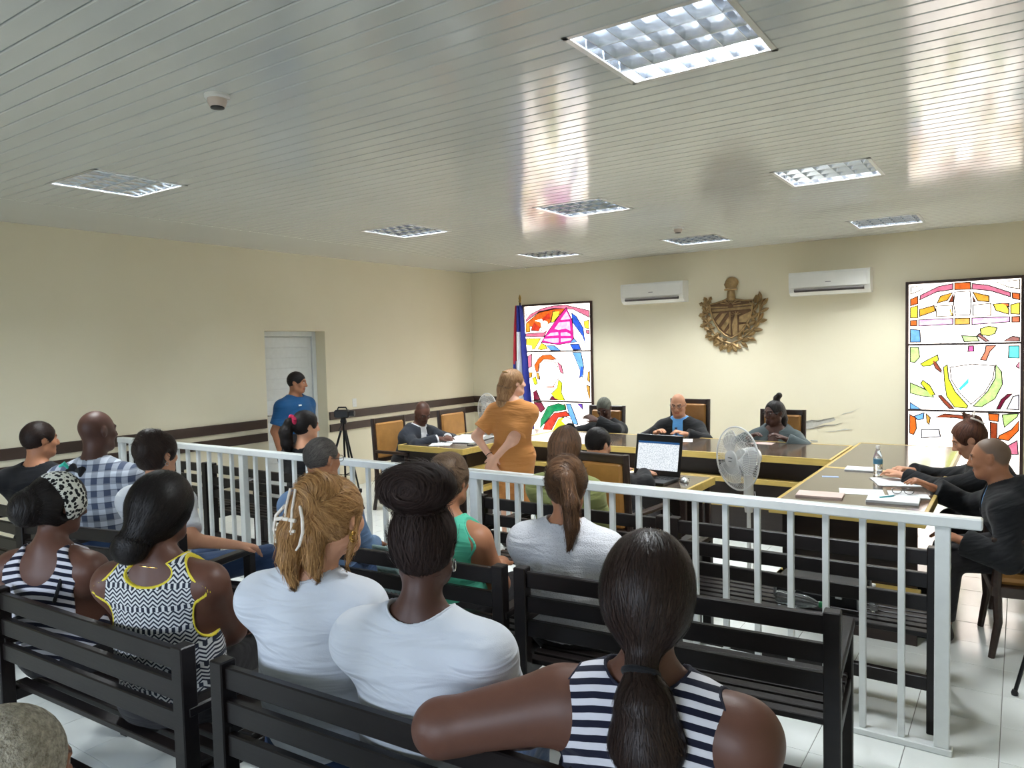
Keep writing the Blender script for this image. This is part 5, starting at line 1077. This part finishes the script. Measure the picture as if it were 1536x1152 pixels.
# --- public benches, front row
p = Person('man in black sweater with short dark hair beside the side wall', (-5.47, 2.31, 1.31), (0, 2, 0), 28, 'tan', male=True, h=0.009, sc=1.03, lean=-0.05, sh_w=0.2)
p.build_body(); p.shirt(M_blackc, 1.9, g=0.016, name='sweater'); p.trousers(M_darktr); p.hair(HAIR['darkbrown'], 0.011, sides=-0.03, nape=-0.068, strands=1400, slen=3)
p = Person('bald man in blue and white plaid shirt', (-4.88, 2.4, 1.40), (8, 2, 0), 34, 'deep', male=True, sc=1.14, h=0.0088, lean=-0.05, sh_w=0.19)
p.build_body(); p.shirt(M_plaid, 1.2, g=0.015, neck=0.08); p.trousers(M_denim)
o = Solid(); o.cone(p.N + V3(0, 0, -0.015), p.N + V3(0, 0, 0.035), 0.082, 0.072, 0.01); o.cone(p.N + p.B[1] * 0.10 + V3(0, 0, 0.06), p.N + p.B[1] * 0.16 - V3(0, 0, 0.06), 0.04, 0.04, 0.01, op='-'); o.cut(p.N + V3(0, 0, 0.045), (0, 0, 1)); p.garment('collar', o, M_plaid)
p = Person('woman with dark curly updo and pale top resting a hand on the armrest', (-4.0, 2.3, 1.305), (6, 4, 0), 22, 'light', h=0.009, lean=-0.04, hands=(None, (-3.56, 2.46, 0.69)), elbows=(None, (0.6, -0.6, -0.5)), legs=([(-4.15, 2.66, 0.49), (-3.72, 2.78, 0.52)], [(-4.1, 2.74, 0.085), (-3.45, 2.9, 0.09)]))
p.build_body(); p.shirt(M_greyw, 0.8, g=0.014); p.trousers(M_denim)
p.hair(HAIR['darkbrown'], 0.02, pieces=[('ball', [(0, -0.065, 0.085)], (0.07, 0.065, 0.058), 0.025), ('ball', [(0, -0.11, 0.03)], (0.06, 0.045, 0.06), 0.03)], tie=(0, -0.08, 0.09), sides=-0.04, nape=-0.085, back=0.02, strands=900, lift=0.012)
p.earring(1, M_silver, 0.01)
p = Person('grey-haired man with glasses in light blue shirt', (-3.12, 2.72, 1.276), (-2, 6, 0), 10, 'tan', male=True, h=0.0088, lean=-0.06, sh_w=0.18, stout=1.05)
p.build_body(); p.shirt(M_lblue, 1.9, g=0.015); p.trousers(M_denim); p.hair(HAIR['grey'], 0.006, sides=-0.03, nape=-0.07, strands=1200, slen=3); p.glasses(M_specs)
p = Person('woman in mint green tank with swept greying hair', (-2.26, 2.75, 1.222), (8, 4, 0), 6, 'tan', h=0.0085, lean=-0.05, sh_w=0.168, arm_r=1.15, stout=1.1)
p.build_body(); p.shirt(M_teal, tank=True, neck=0.09, strap=0.075, scoop=0.05, name='tank_top', arm_hole=0.09, piping=M_teal); p.trousers(M_darktr)
p.hair(HAIR['greybrown'], 0.018, pieces=[('ball', [(0, -0.02, 0.085)], (0.072, 0.085, 0.05), 0.03), ('ball', [(0, -0.085, 0.02)], (0.06, 0.05, 0.07), 0.03)], tie=(0, -0.1, 0.06), sides=-0.035, nape=-0.07, strands=1500, lift=0.012)
p = Person('woman in white mesh cardigan with twisted brown hair', (-1.668, 2.85, 1.232), (14, 6, 0), 6, 'tan', h=0.008, lean=-0.06, sh_w=0.19, arm_r=1.2, stout=1.18, waist=1.15)
p.build_body(); p.shirt(M_mesh, 1.9, g=0.018, name='cardigan', neck=0.078); p.trousers(M_darktr)
p.hair(HAIR['warm'], 0.02, pieces=[('ball', [(0.0, -0.095, 0.05)], (0.062, 0.05, 0.058), 0.02), ('tail', [(0.03, -0.12, 0.04), (0.055, -0.14, -0.06), (0.06, -0.13, -0.16), (0.045, -0.12, -0.26)], [0.034, 0.036, 0.03, 0.008], 0.015), ('ball', [(0, -0.03, 0.09)], (0.07, 0.07, 0.04), 0.03)], tie=(0.01, -0.1, 0.05), sides=-0.05, nape=-0.09, h=0.006, strands=2600, lift=0.014, slen=8)

# --- behind the rail
p = Person('woman in black with magenta scrunchie round her ponytail', (-4.72, 3.95, 1.262), (-14, 4, 0), 8, 'light', h=0.009, lean=-0.05)
p.build_body(); p.shirt(M_blackc, 1.2, g=0.015); p.trousers(M_darktr)
p.hair(HAIR['black'], 0.016, pieces=[('tail', [(0, -0.10, 0.04), (-0.01, -0.145, 0.03), (-0.02, -0.165, -0.05), (-0.02, -0.15, -0.14), (-0.02, -0.13, -0.22)], [0.03, 0.03, 0.05, 0.045, 0.02], 0.02)], tie=(0, -0.1, 0.04), sides=-0.02, nape=-0.08, line=0.03, strands=500)
band(p, 'scrunchie', p.hq(0, -0.118, 0.045), p.H[1] + p.H[2] * 0.2, 0.034, 0.016, M_pinks, wob=0.12)
p = Person('woman in olive shirt with shoulder-length streaked hair', (-2.331, 3.98, 1.228), (8, 4, 0), 4, 'light', h=0.009, lean=-0.05, stout=1.1, sh_w=0.178)
p.build_body(); p.shirt(M_khaki, 1.0, g=0.018); p.trousers(M_darktr)
p.hair(HAIR['brown'], 0.022, pieces=[('tail', [(0, -0.06, 0.0), (0, -0.085, -0.09), (0, -0.08, -0.15)], [0.085, 0.08, 0.055], 0.03)], tie=(0, -0.02, 0.12), sides=-0.12, nape=-0.16, ear=False, back=0.02, strands=900)
p = Person('dark-haired clerk in black jacket typing on the laptop', (-2.407, 4.58, 1.162), (-14, 14, 0), -4, 'light', male=True, h=0.0066, sc=0.97, pelvis=(-2.23, 4.53, 0.55), hands=((-2.50, 4.93, 0.80), (-2.265, 4.955, 0.80)), palm=(V3(0, 0, -1), V3(0, 0, -1)), curl=0.25, hand_dir=(None, (0.12, 1, -0.05)), elbows=((-1, -.3, -.4), (1, -.5, -.3)))
p.build_body(); p.shirt(M_blackc, 1.84, g=0.018, name='jacket'); p.trousers(M_darktr); p.hair(HAIR['black'], 0.010, sides=-0.03, nape=-0.07, strands=900, slen=3); p.shirt(M_whites, 1.99, g=0.010, name='shirt', neck=0.07)
p = Person('standing woman in ochre uniform with long straight hair and clasped hands', (-3.627, 5.3, 1.542), (-28, -2, 0), 12, 'pale', h=0.0068, sc=0.97, stand=True, sh_w=0.162, hands=((-3.745, 5.10, 0.80), (-3.70, 5.075, 0.785)), elbows=((-1, -0.4, -0.2), (1, -0.4, -0.2)), palm=(V3(0, 1, 0), V3(0, 1, 0)), hand_dir=((0.35, -0.12, -0.8), (-0.5, -0.12, -0.7)), curl=0.5)
p.build_body(); p.trousers(M_orange, 1.2, g=0.022, flare=0.015, rise=0.05); p.shirt(M_orange, 0.72, g=0.018, hem=-0.06, name='uniform_shirt', flare=0.02, neck=0.08)
p.hair(HAIR['lightblond'], 0.013, pieces=[('tail', [(0, -0.05, 0.03), (-0.01, -0.08, -0.06), (-0.02, -0.095, -0.17), (-0.02, -0.11, -0.28), (-0.015, -0.115, -0.37)], [0.082, 0.078, 0.068, 0.055, 0.02], 0.03)], tie=(0, -0.02, 0.12), sides=-0.03, nape=-0.16, strands=900)
band(p, 'hair_tie', p.hq(0, -0.06, 0.09), p.H[1] * 0.4 + p.H[2], 0.045, 0.004, M_goldm); band(p, 'bracelet', p.Wr[0] - unit(p.Wr[0] - p.E[0]) * 0.03, p.Wr[0] - p.E[0], 0.03, 0.003, M_blackc)
p = Person('man in blue polo standing in front of the white door', (-6.426, 5.28, 1.522), (-58, 6, 0), -84, 'olive', male=True, h=0.0078, sc=0.96, stand=True, sh_w=0.2, stout=1.15)
p.build_body(); p.trousers(M_darktr, g=0.016); p.shirt(M_bluep, 0.75, g=0.016, hem=-0.02, name='polo_shirt', flare=0.014); p.hair(HAIR['black'], 0.010, sides=-0.025, nape=-0.065, line=0.06, strands=600, slen=3)
band(p, 'collar', p.N + V3(0, 0, 0.0), (0, 0.1, 1), 0.076, 0.007, M_lblue); q = MB(); q.bbox(-0.022, 0.022, -0.002, 0.002, -0.008, 0.008, 0.001); ob = q.build('chest_logo', M_white_plastic, p.o); ob.location = tuple(p.Ch + p.SB[1] * 0.137 + p.SB[0] * 0.07 + V3(0, 0, 0.09) - p.origin); ob.rotation_euler = (0.25, 0, math.radians(-84))
# --- court
p = Person('bald lawyer in dark suit writing at the table by the side wall', (-5.262, 6.0, 1.155), (-112, 34, 0), -92, 'brown', male=True, h=0.0066, pelvis=(-5.52, 5.98, 0.55), hands=((-5.02, 6.06, 0.80), (-5.03, 5.93, 0.80)), elbows=((-0.2, 1, -0.3), (-0.2, -1, -0.3)), hand_dir=((0.7, -0.6, 0), (0.7, 0.6, 0)), neck_fwd=0.06, sh_w=0.19)
p.build_body(stubble=tuple(c * 0.55 for c in SKIN['brown'])); p.shirt(M_whites, 1.97, g=0.010, neck=0.07); p.shirt(M_suit, 1.88, g=0.019, name='suit_jacket', open_front=0.05, neck=0.09); p.trousers(M_darktr); tie_on(p); collar(p, M_whites)
band(p, 'wristwatch', p.Wr[0] - unit(p.Wr[0] - p.E[0]) * 0.025, p.Wr[0] - p.E[0], 0.031, 0.006, M_silver)
p = Person('judge with cropped hair in black robe looking down', (-3.948, 7.55, 1.112), (186, 30, 0), 182, 'deep', h=0.0066, pelvis=(-3.98, 7.70, 0.54), hands=((-3.93, 7.36, 0.90), (-4.24, 7.30, 0.80)), elbows=((1, 0.3, -0.5), (-1, 0.3, -0.4)), palm=(V3(-1, 0, 0), None), neck_fwd=0.07, stout=1.05)
p.build_body(); p.shirt(M_gown, 1.9, g=0.024, name='robe', neck=0.085, vneck=0.10, flare=0.02); p.trousers(M_darktr); p.hair(HAIR['crop'], 0.008, sides=-0.02, nape=-0.06)
p = Person('bald judge with glasses in black robe and light blue shirt', (-3.04, 7.55, 1.188), (190, 14, 0), 182, 'light', male=True, h=0.0066, pelvis=(-3.02, 7.70, 0.55), hands=((-2.86, 7.30, 0.80), (-3.18, 7.30, 0.80)), elbows=((1, 0.3, -0.5), (-1, 0.3, -0.5)), neck_fwd=0.05, sh_w=0.19)
p.build_body(); p.shirt(M_blues, 1.6, g=0.011, neck=0.07); p.shirt(M_gown, 1.9, g=0.022, name='robe', open_front=0.062, neck=0.10, flare=0.02); p.trousers(M_darktr); tie_on(p); collar(p, M_blues); p.glasses(M_specs)
p = Person('judge with tied braids and glasses in grey-green robe', (-2.02, 7.5, 1.142), (148, 4, 0), 182, 'deep', h=0.0066, pelvis=(-2.03, 7.70, 0.54), hands=((-1.86, 7.30, 0.80), (-2.2, 7.30, 0.80)), elbows=((1, 0.3, -0.5), (-1, 0.3, -0.5)), stout=1.15, sh_w=0.18)
p.build_body(); p.shirt(M_lblue, 1.0, g=0.010, neck=0.10, scoop=0.08); p.shirt(M_ggown, 1.9, g=0.022, name='robe', open_front=0.055, neck=0.10, flare=0.02); p.trousers(M_darktr); p.glasses(M_specs)
p.hair(HAIR['black'], 0.012, pieces=[('ball', [(0.0, -0.045, 0.135)], (0.034, 0.034, 0.038), 0.015), ('ball', [(-0.02, -0.06, 0.165)], (0.03, 0.03, 0.03), 0.012), ('tail', [(0, -0.08, 0.0), (-0.01, -0.10, -0.08), (-0.02, -0.09, -0.17)], [0.055, 0.045, 0.025], 0.02)], tie=(0, -0.05, 0.12), sides=-0.02, nape=-0.10, line=0.03)
p = Person('balding man in black robe and blue collar seated at the defence table', (-0.158, 5.0, 1.16), (82, 8, 0), 96, 'tan', male=True, h=0.0066, pelvis=(0.06, 4.98, 0.55), hands=((-0.27, 4.75, 0.615), (-0.46, 5.30, 0.80)), elbows=((0.9, -0.4, -0.5), (0.3, 0.6, -0.5)), neck_fwd=0.06, stout=1.12, sh_w=0.19, curl=0.6)
p.build_body(stubble=lin(120, 98, 82)[:3]); p.shirt(M_blues, 1.2, g=0.011, neck=0.068); p.shirt(M_gown, 1.9, g=0.024, name='robe', open_front=0.045, neck=0.085, flare=0.03); p.trousers(M_darktr); collar(p, M_blues, 0.088, 0.045); band(p, 'bracelet', p.Wr[0] - unit(p.Wr[0] - p.E[0]) * 0.035, p.Wr[0] - p.E[0], 0.032, 0.005, mat('brown_leather', lin(110, 60, 40), 0.6))
p = Person('woman in black robe with clipped dark hair reading papers', (-0.336, 5.82, 1.153), (98, 26, 0), 96, 'light', h=0.0066, pelvis=(0.02, 5.80, 0.55), hands=((-0.66, 5.66, 0.80), (-0.64, 5.9, 0.80)), elbows=((0.2, -1, -0.4), (0.2, 1, -0.4)), neck_fwd=0.06)
p.build_body(); p.shirt(M_gown, 1.9, g=0.02, name='robe', neck=0.085, flare=0.015); p.trousers(M_darktr)
p.hair(HAIR['copper'], 0.016, pieces=[('ball', [(0, -0.075, 0.09)], (0.055, 0.055, 0.05), 0.02), ('tail', [(0.0, -0.06, 0.11), (0.0, -0.05, 0.165)], [0.03, 0.012], 0.015)], tie=(0, -0.08, 0.09), sides=-0.03, nape=-0.08, line=0.025)
q = MB(); q.tube([p.hq(0.05, -0.07, 0.13), p.hq(0.055, -0.10, 0.10), p.hq(0.045, -0.125, 0.06), p.hq(0.03, -0.125, 0.05)], 0.006, 8); q.tube([p.hq(-0.05, -0.07, 0.13), p.hq(-0.055, -0.10, 0.10), p.hq(-0.045, -0.125, 0.06)], 0.006, 8); q.tube([p.hq(-0.05, -0.09, 0.13), p.hq(0, -0.11, 0.15), p.hq(0.05, -0.09, 0.13)], 0.006, 8); p.add('claw_clip', q, M_pearl)
# ------------------------------------------------------------------ things on the tables
M_paper = mat('white_paper', lin(236, 238, 240), 0.7, var=0.02); M_print = mat('printed_text', lin(120, 124, 130), 0.8); M_pinkp = mat('pinkish_cardboard', lin(214, 190, 182), 0.7); M_maroon = mat('maroon_cover', lin(120, 20, 48), 0.5); M_bluep2 = mat('pale_blue_paper', lin(170, 190, 224), 0.7)
def sheet(name, lab, x, y, z, w_, d_, rz, m, cat='paper', th=0.0012, n=1, lines=0, group=None):
    t = thing(name, lab, cat, (x, y, z), math.radians(rz), group=group)
    for k in range(n):
        q = MB(); a = 0.0 if k == 0 else RNG.uniform(-0.05, 0.05); R = Matrix.Rotation(a, 4, 'Z'); q.box(-w_ / 2, w_ / 2, -d_ / 2, d_ / 2, k * th, (k + 0.9) * th, M=R); q.build('page' if n > 1 or lines else 'cover', m, t)
    for k in range(lines):
        yy_ = d_ / 2 - 0.03 - k * (d_ - 0.05) / lines; q = MB(); q.box(-w_ / 2 + 0.02, w_ / 2 - 0.02 - RNG.uniform(0, 0.05), yy_ - 0.002, yy_ + 0.002, n * th, n * th + 0.0003); q.build('text_line', M_print, t)
    return t
ZT = TZ + 0.0005
sheet('notepad', 'white notepad lying beside the water bottle', -0.97, 6.04, ZT, 0.24, 0.17, 4, M_paper, 'notepad', 0.002, 5)
sheet('folder', 'maroon folder lying behind the water bottle', -0.66, 6.10, ZT, 0.22, 0.10, 0, M_maroon, 'folder', 0.012)
sheet('paper_slip', 'small pale blue slip of paper alone on the defence table', -1.12, 5.63, ZT, 0.11, 0.05, 15, M_bluep2)
sheet('folder', 'pinkish cardboard folder on the corner of the defence table', -1.04, 4.92, ZT, 0.27, 0.17, 4, M_pinkp, 'folder', 0.006, 2)
sheet('paper_sheet', 'white sheet between the pinkish folder and the spectacles', -0.84, 5.16, ZT, 0.26, 0.19, 12, M_paper, lines=6)
sheet('notepad', 'thick white notepad under the teal pen', -0.63, 4.95, ZT, 0.28, 0.19, 3, M_paper, 'notepad', 0.002, 8)
sheet('paper_stack', 'loose white papers under the folded spectacles', -0.575, 5.18, ZT, 0.22, 0.20, 12, M_paper, 'papers', 0.0015, 4, lines=5)
sheet('paper_stack', 'white papers under the hands of the reading woman', -0.70, 5.60, ZT, 0.26, 0.30, 20, M_paper, 'papers', 0.0015, 3, lines=7)
sheet('paper_sheet', 'white sheet hanging at the near edge of the defence table', -0.50, 4.64, ZT, 0.13, 0.10, 0, M_paper)
t = thing('pen', 'teal pen lying on the thick notepad', 'pen', (-0.665, 4.97, ZT + 0.021), math.radians(52))
q = MB(); q.tube([(-0.055, 0, 0), (0.05, 0, 0)], 0.0042, 8); q.build('barrel', mat('teal_plastic', lin(40, 150, 160), 0.3), t); q = MB(); q.tube([(0.05, 0, 0), (0.068, 0, 0)], [0.004, 0.001], 8); q.build('tip', M_silver, t)
t = thing('spectacles', 'dark-rimmed spectacles lying on the loose papers', 'spectacles', (-0.60, 5.15, ZT + 0.028), math.radians(10))
q = MB()
for sg in (-1, 1): q.tube([(sg * 0.034 + 0.026 * math.cos(a), 0, 0.018 * math.sin(a)) for a in np.linspace(0, 6.283, 17)[:-1]], 0.0022, 6, closed=True)
q.tube([(-0.008, 0, 0.004), (0.008, 0, 0.004)], 0.002, 6); q.build('rims', M_specs, t)
for sg in (-1, 1): q = MB(); q.tube([(sg * 0.06, 0, 0.006), (sg * 0.058, 0.09, -0.004), (sg * 0.05, 0.125, -0.016)], 0.002, 6); q.build('temple', M_specs, t)
M_pet = mat('clear_bottle_plastic', (0.9, 0.95, 0.97, 1), 0.05, trans=0.9, var=0.01); M_bottlelab = mat('bottle_label_blue', lin(70, 130, 160), 0.4, var=0.2, scale=40)
def bottle(lab, M, cap, labelled=True, sc=1.0):
    t = thing('plastic_bottle', lab, 'bottle', (0, 0, 0)); t.matrix_world = M
    q = MB(); q.lathe([(r * sc, z * sc) for r, z in [(0.028, 0.0), (0.031, 0.006), (0.031, 0.03), (0.029, 0.04), (0.031, 0.05), (0.031, 0.12), (0.029, 0.14), (0.02, 0.17), (0.013, 0.185), (0.013, 0.197)]], 20); q.build('body', M_pet, t, smooth=True)
    q = MB(); q.lathe([(0.0145 * sc, 0.197 * sc), (0.0145 * sc, 0.213 * sc), (0.012 * sc, 0.215 * sc)], 16); q.build('cap', cap, t, smooth=True)
    if labelled: q = MB(); q.lathe([(0.0316 * sc, 0.085 * sc), (0.0318 * sc, 0.12 * sc)], 20); q.build('label', M_bottlelab, t, smooth=True)
    return t
bottle('clear water bottle with blue label standing on the defence table', Matrix.Translation((-0.84, 5.83, ZT)), M_white_plastic)
BZt = 0.4325
bottle('crumpled clear bottle with green cap lying on the bench', Matrix.Translation((-1.0, 3.76, BZt + 0.033)) @ Matrix.Rotation(math.radians(90), 4, 'Y') @ Matrix.Rotation(0.1, 4, 'X'), mat('green_cap', lin(40, 150, 90), 0.4), False, 1.05)
bottle('small clear bottle standing beside the aluminium case', Matrix.Translation((-0.575, 3.87, BZt)), M_white_plastic, False, 0.62)
# aluminium edged case on the bench
t = thing('tool_case', 'black case with aluminium edges lying on the bench', 'case', (-0.83, 3.97, BZt), math.radians(-3))
M_alu = mat('bright_aluminium', lin(200, 204, 206), 0.28, 0.9)
q = MB(); q.bbox(-0.20, 0.20, -0.12, 0.12, 0.0, 0.065, 0.004); q.build('lower_shell', M_black, t); q = MB(); q.bbox(-0.20, 0.20, -0.12, 0.12, 0.069, 0.10, 0.006); q.build('lid', M_black, t)
for z in (0.060, 0.095):
    for sy in (-1, 1): q = MB(); q.bbox(-0.203, 0.203, sy * 0.12 - 0.006, sy * 0.12 + 0.006, z, z + 0.01, 0.002); q.build('edge_strip', M_alu, t)
for sx in (-1, 1):
    for sy in (-1, 1): q = MB(); q.bbox(sx * 0.2 - 0.008, sx * 0.2 + 0.008, sy * 0.12 - 0.008, sy * 0.12 + 0.008, -0.0, 0.105, 0.004); q.build('corner_guard', M_alu, t)
    q = MB(); q.bbox(sx * 0.11 - 0.016, sx * 0.11 + 0.016, -0.131, -0.122, 0.04, 0.085, 0.003); q.build('latch', M_alu, t)
q = MB(); q.tube([(-0.05, -0.126, 0.05), (-0.05, -0.15, 0.05), (0.05, -0.15, 0.05), (0.05, -0.126, 0.05)], 0.006, 8); q.build('handle', M_black, t)
# laptop
def scr_mat():
    k = NT('laptop_document_screen'); tc = k.n('ShaderNodeTexCoord'); mp = k.n('ShaderNodeMapping'); mp.inputs['Scale'].default_value = (150, 1, 140); k.l(tc.outputs['Object'], mp.inputs[0])
    nz = k.n('ShaderNodeTexNoise', i_Scale=1.0, i_Detail=1.0); k.l(mp.outputs[0], nz.inputs[0]); r = k.ramp(nz.outputs[0], [(0.44, (0.55, 0.62, 0.68, 1)), (0.5, (0.9, 0.95, 1, 1))]); k.l(r.outputs[0], k.b.inputs['Emission Color']); k.b.inputs['Emission Strength'].default_value = 0.75; k.b.inputs['Base Color'].default_value = (0.1, 0.1, 0.1, 1); return k.m
t = thing('laptop', 'open black laptop showing a white document', 'laptop', (-2.24, 4.98, 0.7425), math.radians(-4))
q = MB(); q.bbox(-0.19, 0.19, -0.13, 0.13, 0, 0.022, 0.004); bs = q.build('base', M_black, t)
for r_ in range(4):
    for c_ in range(11): q = MB(); q.bbox(-0.165 + c_ * 0.03, -0.139 + c_ * 0.03, 0.0 + r_ * 0.026, 0.022 + r_ * 0.026, 0.022, 0.025, 0.002); q.build('key', M_black, bs)
q = MB(); q.bbox(-0.05, 0.05, -0.10, -0.04, 0.022, 0.0235, 0.001); q.build('touchpad', mat('grey_touchpad', lin(60, 62, 66), 0.3), bs)
Rl = Matrix.Translation((0, 0.128, 0.022)) @ Matrix.Rotation(math.radians(-12), 4, 'X')
q = MB(); q.bbox(-0.19, 0.19, 0.0, 0.012, 0.0, 0.305, 0.004, M=Rl); ld = q.build('lid', M_black, t)
q = MB(); q.box(-0.168, 0.168, -0.0012, 0.001, 0.04, 0.236, M=Rl); q.build('screen', scr_mat(), ld, label='lit white document')
q = MB(); q.box(-0.168, 0.168, -0.0012, 0.001, 0.237, 0.252, M=Rl); q.build('window_bar', mat('screen_title_bar', lin(30, 70, 120), 0.3, emit=lin(30, 80, 130), estr=0.6), ld)
t = thing('computer_mouse', 'silver and black mouse beside the laptop', 'mouse', (-2.0, 5.08, 0.7425), math.radians(30))
bm_ = bmesh.new(); bmesh.ops.create_uvsphere(bm_, u_segments=16, v_segments=10, radius=1)
for v in bm_.verts: v.co = (v.co.x * 0.032, v.co.y * 0.052, max(0, v.co.z) * 0.034)
q = MB(); q.bm(bm_); q.build('shell', M_alu, t, smooth=True); q = MB(); q.bbox(-0.004, 0.004, 0.015, 0.035, 0.026, 0.034, 0.002); q.build('wheel', M_black, t)
q = MB(); q.tube([(0, 0.05, 0.006), (0.05, 0.09, 0.004), (0.0, 0.14, 0.004), (-0.08, 0.12, 0.004), (-0.12, 0.16, 0.004)], 0.0025, 6); q.build('cable', M_black, t)
sheet('paper_stack', 'white papers beside the clerk behind the laptop', -2.60, 5.22, 0.7425, 0.21, 0.16, -8, M_paper, 'papers', 0.0015, 3)
# papers before the judges and the lawyer
sheet('paper_sheet', 'white paper on the judges table before the bald judge', -2.80, 7.10, ZT, 0.18, 0.24, 20, M_paper, lines=5)
sheet('paper_sheet', 'pinkish paper on the judges table before the judge with braids', -2.04, 7.20, ZT, 0.2, 0.15, 0, M_pinkp)
t = thing('open_binder', 'thick open binder of white pages on the lawyer table', 'binder', (-4.84, 6.25, ZT), math.radians(-80))
q = MB(); q.bbox(-0.30, 0.30, -0.16, 0.16, 0, 0.005, 0.001); q.build('cover', M_black, t)
for sg in (-1, 1):
    q = MB(); pts = [(sg * u, 0.006 + 0.035 * math.exp(-((u - 0.06) / 0.10) ** 2) + 0.006) for u in np.linspace(0.01, 0.28, 10)]; q.prism(pts + [(sg * 0.28, 0.005), (sg * 0.01, 0.005)], -0.15, 0.15, 'y'); q.build('page_block', M_paper, t)
sheet('paper_stack', 'loose white papers in front of the writing lawyer', -4.92, 5.85, ZT, 0.30, 0.21, -60, M_paper, 'papers', 0.0015, 3, lines=6)
t = thing('mobile_phone', 'black phone lying beside the open binder', 'phone', (-4.60, 5.95, ZT), math.radians(20)); q = MB(); q.bbox(-0.035, 0.035, -0.07, 0.07, 0, 0.009, 0.003); q.build('case', M_black, t); q = MB(); q.box(-0.031, 0.031, -0.064, 0.064, 0.009, 0.0095); q.build('screen', mat('dark_glass', lin(14, 14, 18), 0.08), t)
t = thing('pen', 'dark pen in the hand of the lawyer', 'pen', (-5.0, 6.0, ZT + 0.03)); q = MB(); q.tube([(0.03, -0.01, -0.025), (-0.03, 0.0, 0.07)], 0.004, 8); q.build('barrel', M_black, t)
# ------------------------------------------------------------------ camera tripod by the door and a second tripod by the rail's end
M_tri = mat('black_anodised_tube', lin(24, 24, 26), 0.35, 0.4)
def tripod(lab, x, y, top, spread, rz, head=True):
    t = thing('camera_tripod', lab, 'tripod', (x, y, 0), math.radians(rz))
    for k in range(3):
        a = math.radians(90 + 120 * k); c, s_ = math.cos(a), math.sin(a)
        q = MB(); q.tube([(0.03 * c, 0.03 * s_, top - 0.05), (spread * c, spread * s_, 0.012)], [0.012, 0.009], 8); lg = q.build('leg', M_tri, t)
        q = MB(); q.lathe([(0.014, 0), (0.016, 0.012), (0.010, 0.028)], 10, M=Matrix.Translation((spread * c, spread * s_, 0))); q.build('rubber_foot', M_black, lg)
        q = MB(); q.tube([(0.0, 0.0, top * 0.45), (spread * 0.52 * c, spread * 0.52 * s_, top * 0.47)], 0.005, 6); q.build('brace', M_tri, t)
    q = MB(); q.tube([(0, 0, top * 0.42), (0, 0, top + 0.05)], 0.011, 10); q.build('centre_column', M_tri, t)
    q = MB(); q.lathe([(0.03, top + 0.02), (0.035, top + 0.05), (0.025, top + 0.085)], 14); q.build('pan_head', M_tri, t, smooth=True)
    q = MB(); q.tube([(0, 0, top + 0.05), (0.06, -0.16, top - 0.03)], 0.007, 8); q.build('pan_handle', M_tri, t); return t
tripod('black tripod holding the video camera beside the side door', -5.9, 5.42, 0.95, 0.30, 10)
t = thing('video_camera', 'small black video camera on the tripod by the door', 'video camera', (-5.9, 5.42, 1.037), math.radians(-62))
q = MB(); q.bbox(-0.04, 0.04, -0.09, 0.07, 0.0, 0.085, 0.014); q.build('body', M_black, t); q = MB(); q.lathe([(0.03, 0.07), (0.033, 0.10), (0.03, 0.125), (0.02, 0.126)], 18, M=Matrix.Translation((0, 0, 0.045)), ax='y'); q.build('lens', M_black, t, smooth=True)
q = MB(); q.bbox(-0.052, -0.042, -0.08, 0.03, 0.015, 0.08, 0.003); q.build('flip_screen', mat('dark_glass', lin(14, 14, 18), 0.08), t); q = MB(); q.tube([(0, -0.06, 0.085), (0, -0.05, 0.11), (0, 0.03, 0.11), (0, 0.045, 0.085)], 0.008, 8); q.build('handle', M_black, t)
tripod('empty black tripod on the tiles beyond the end of the rail', 0.25, 4.36, 1.05, 0.279, -9)
# folded cloth over the bench between the seated man and woman
o = Solid()
for k in range(6): a = -0.05 + 0.02 * k; o.cone((-2.53 + a * 0.9, 2.53, 0.80), (-2.44 + a * 1.5, 2.54, 0.60), 0.010, 0.016, 0.006)
P_, Q_ = o.extract(0.006); ob = to_object('folded_umbrella', P_, Q_, cloth_mat('grey_green_cloth', lin(126, 146, 142), fold=0.4), None, (-2.49, 2.53, 0.58), rest=P_); tag(ob, 'grey-green folded umbrella leaning between the man and the woman in mint', 'umbrella')
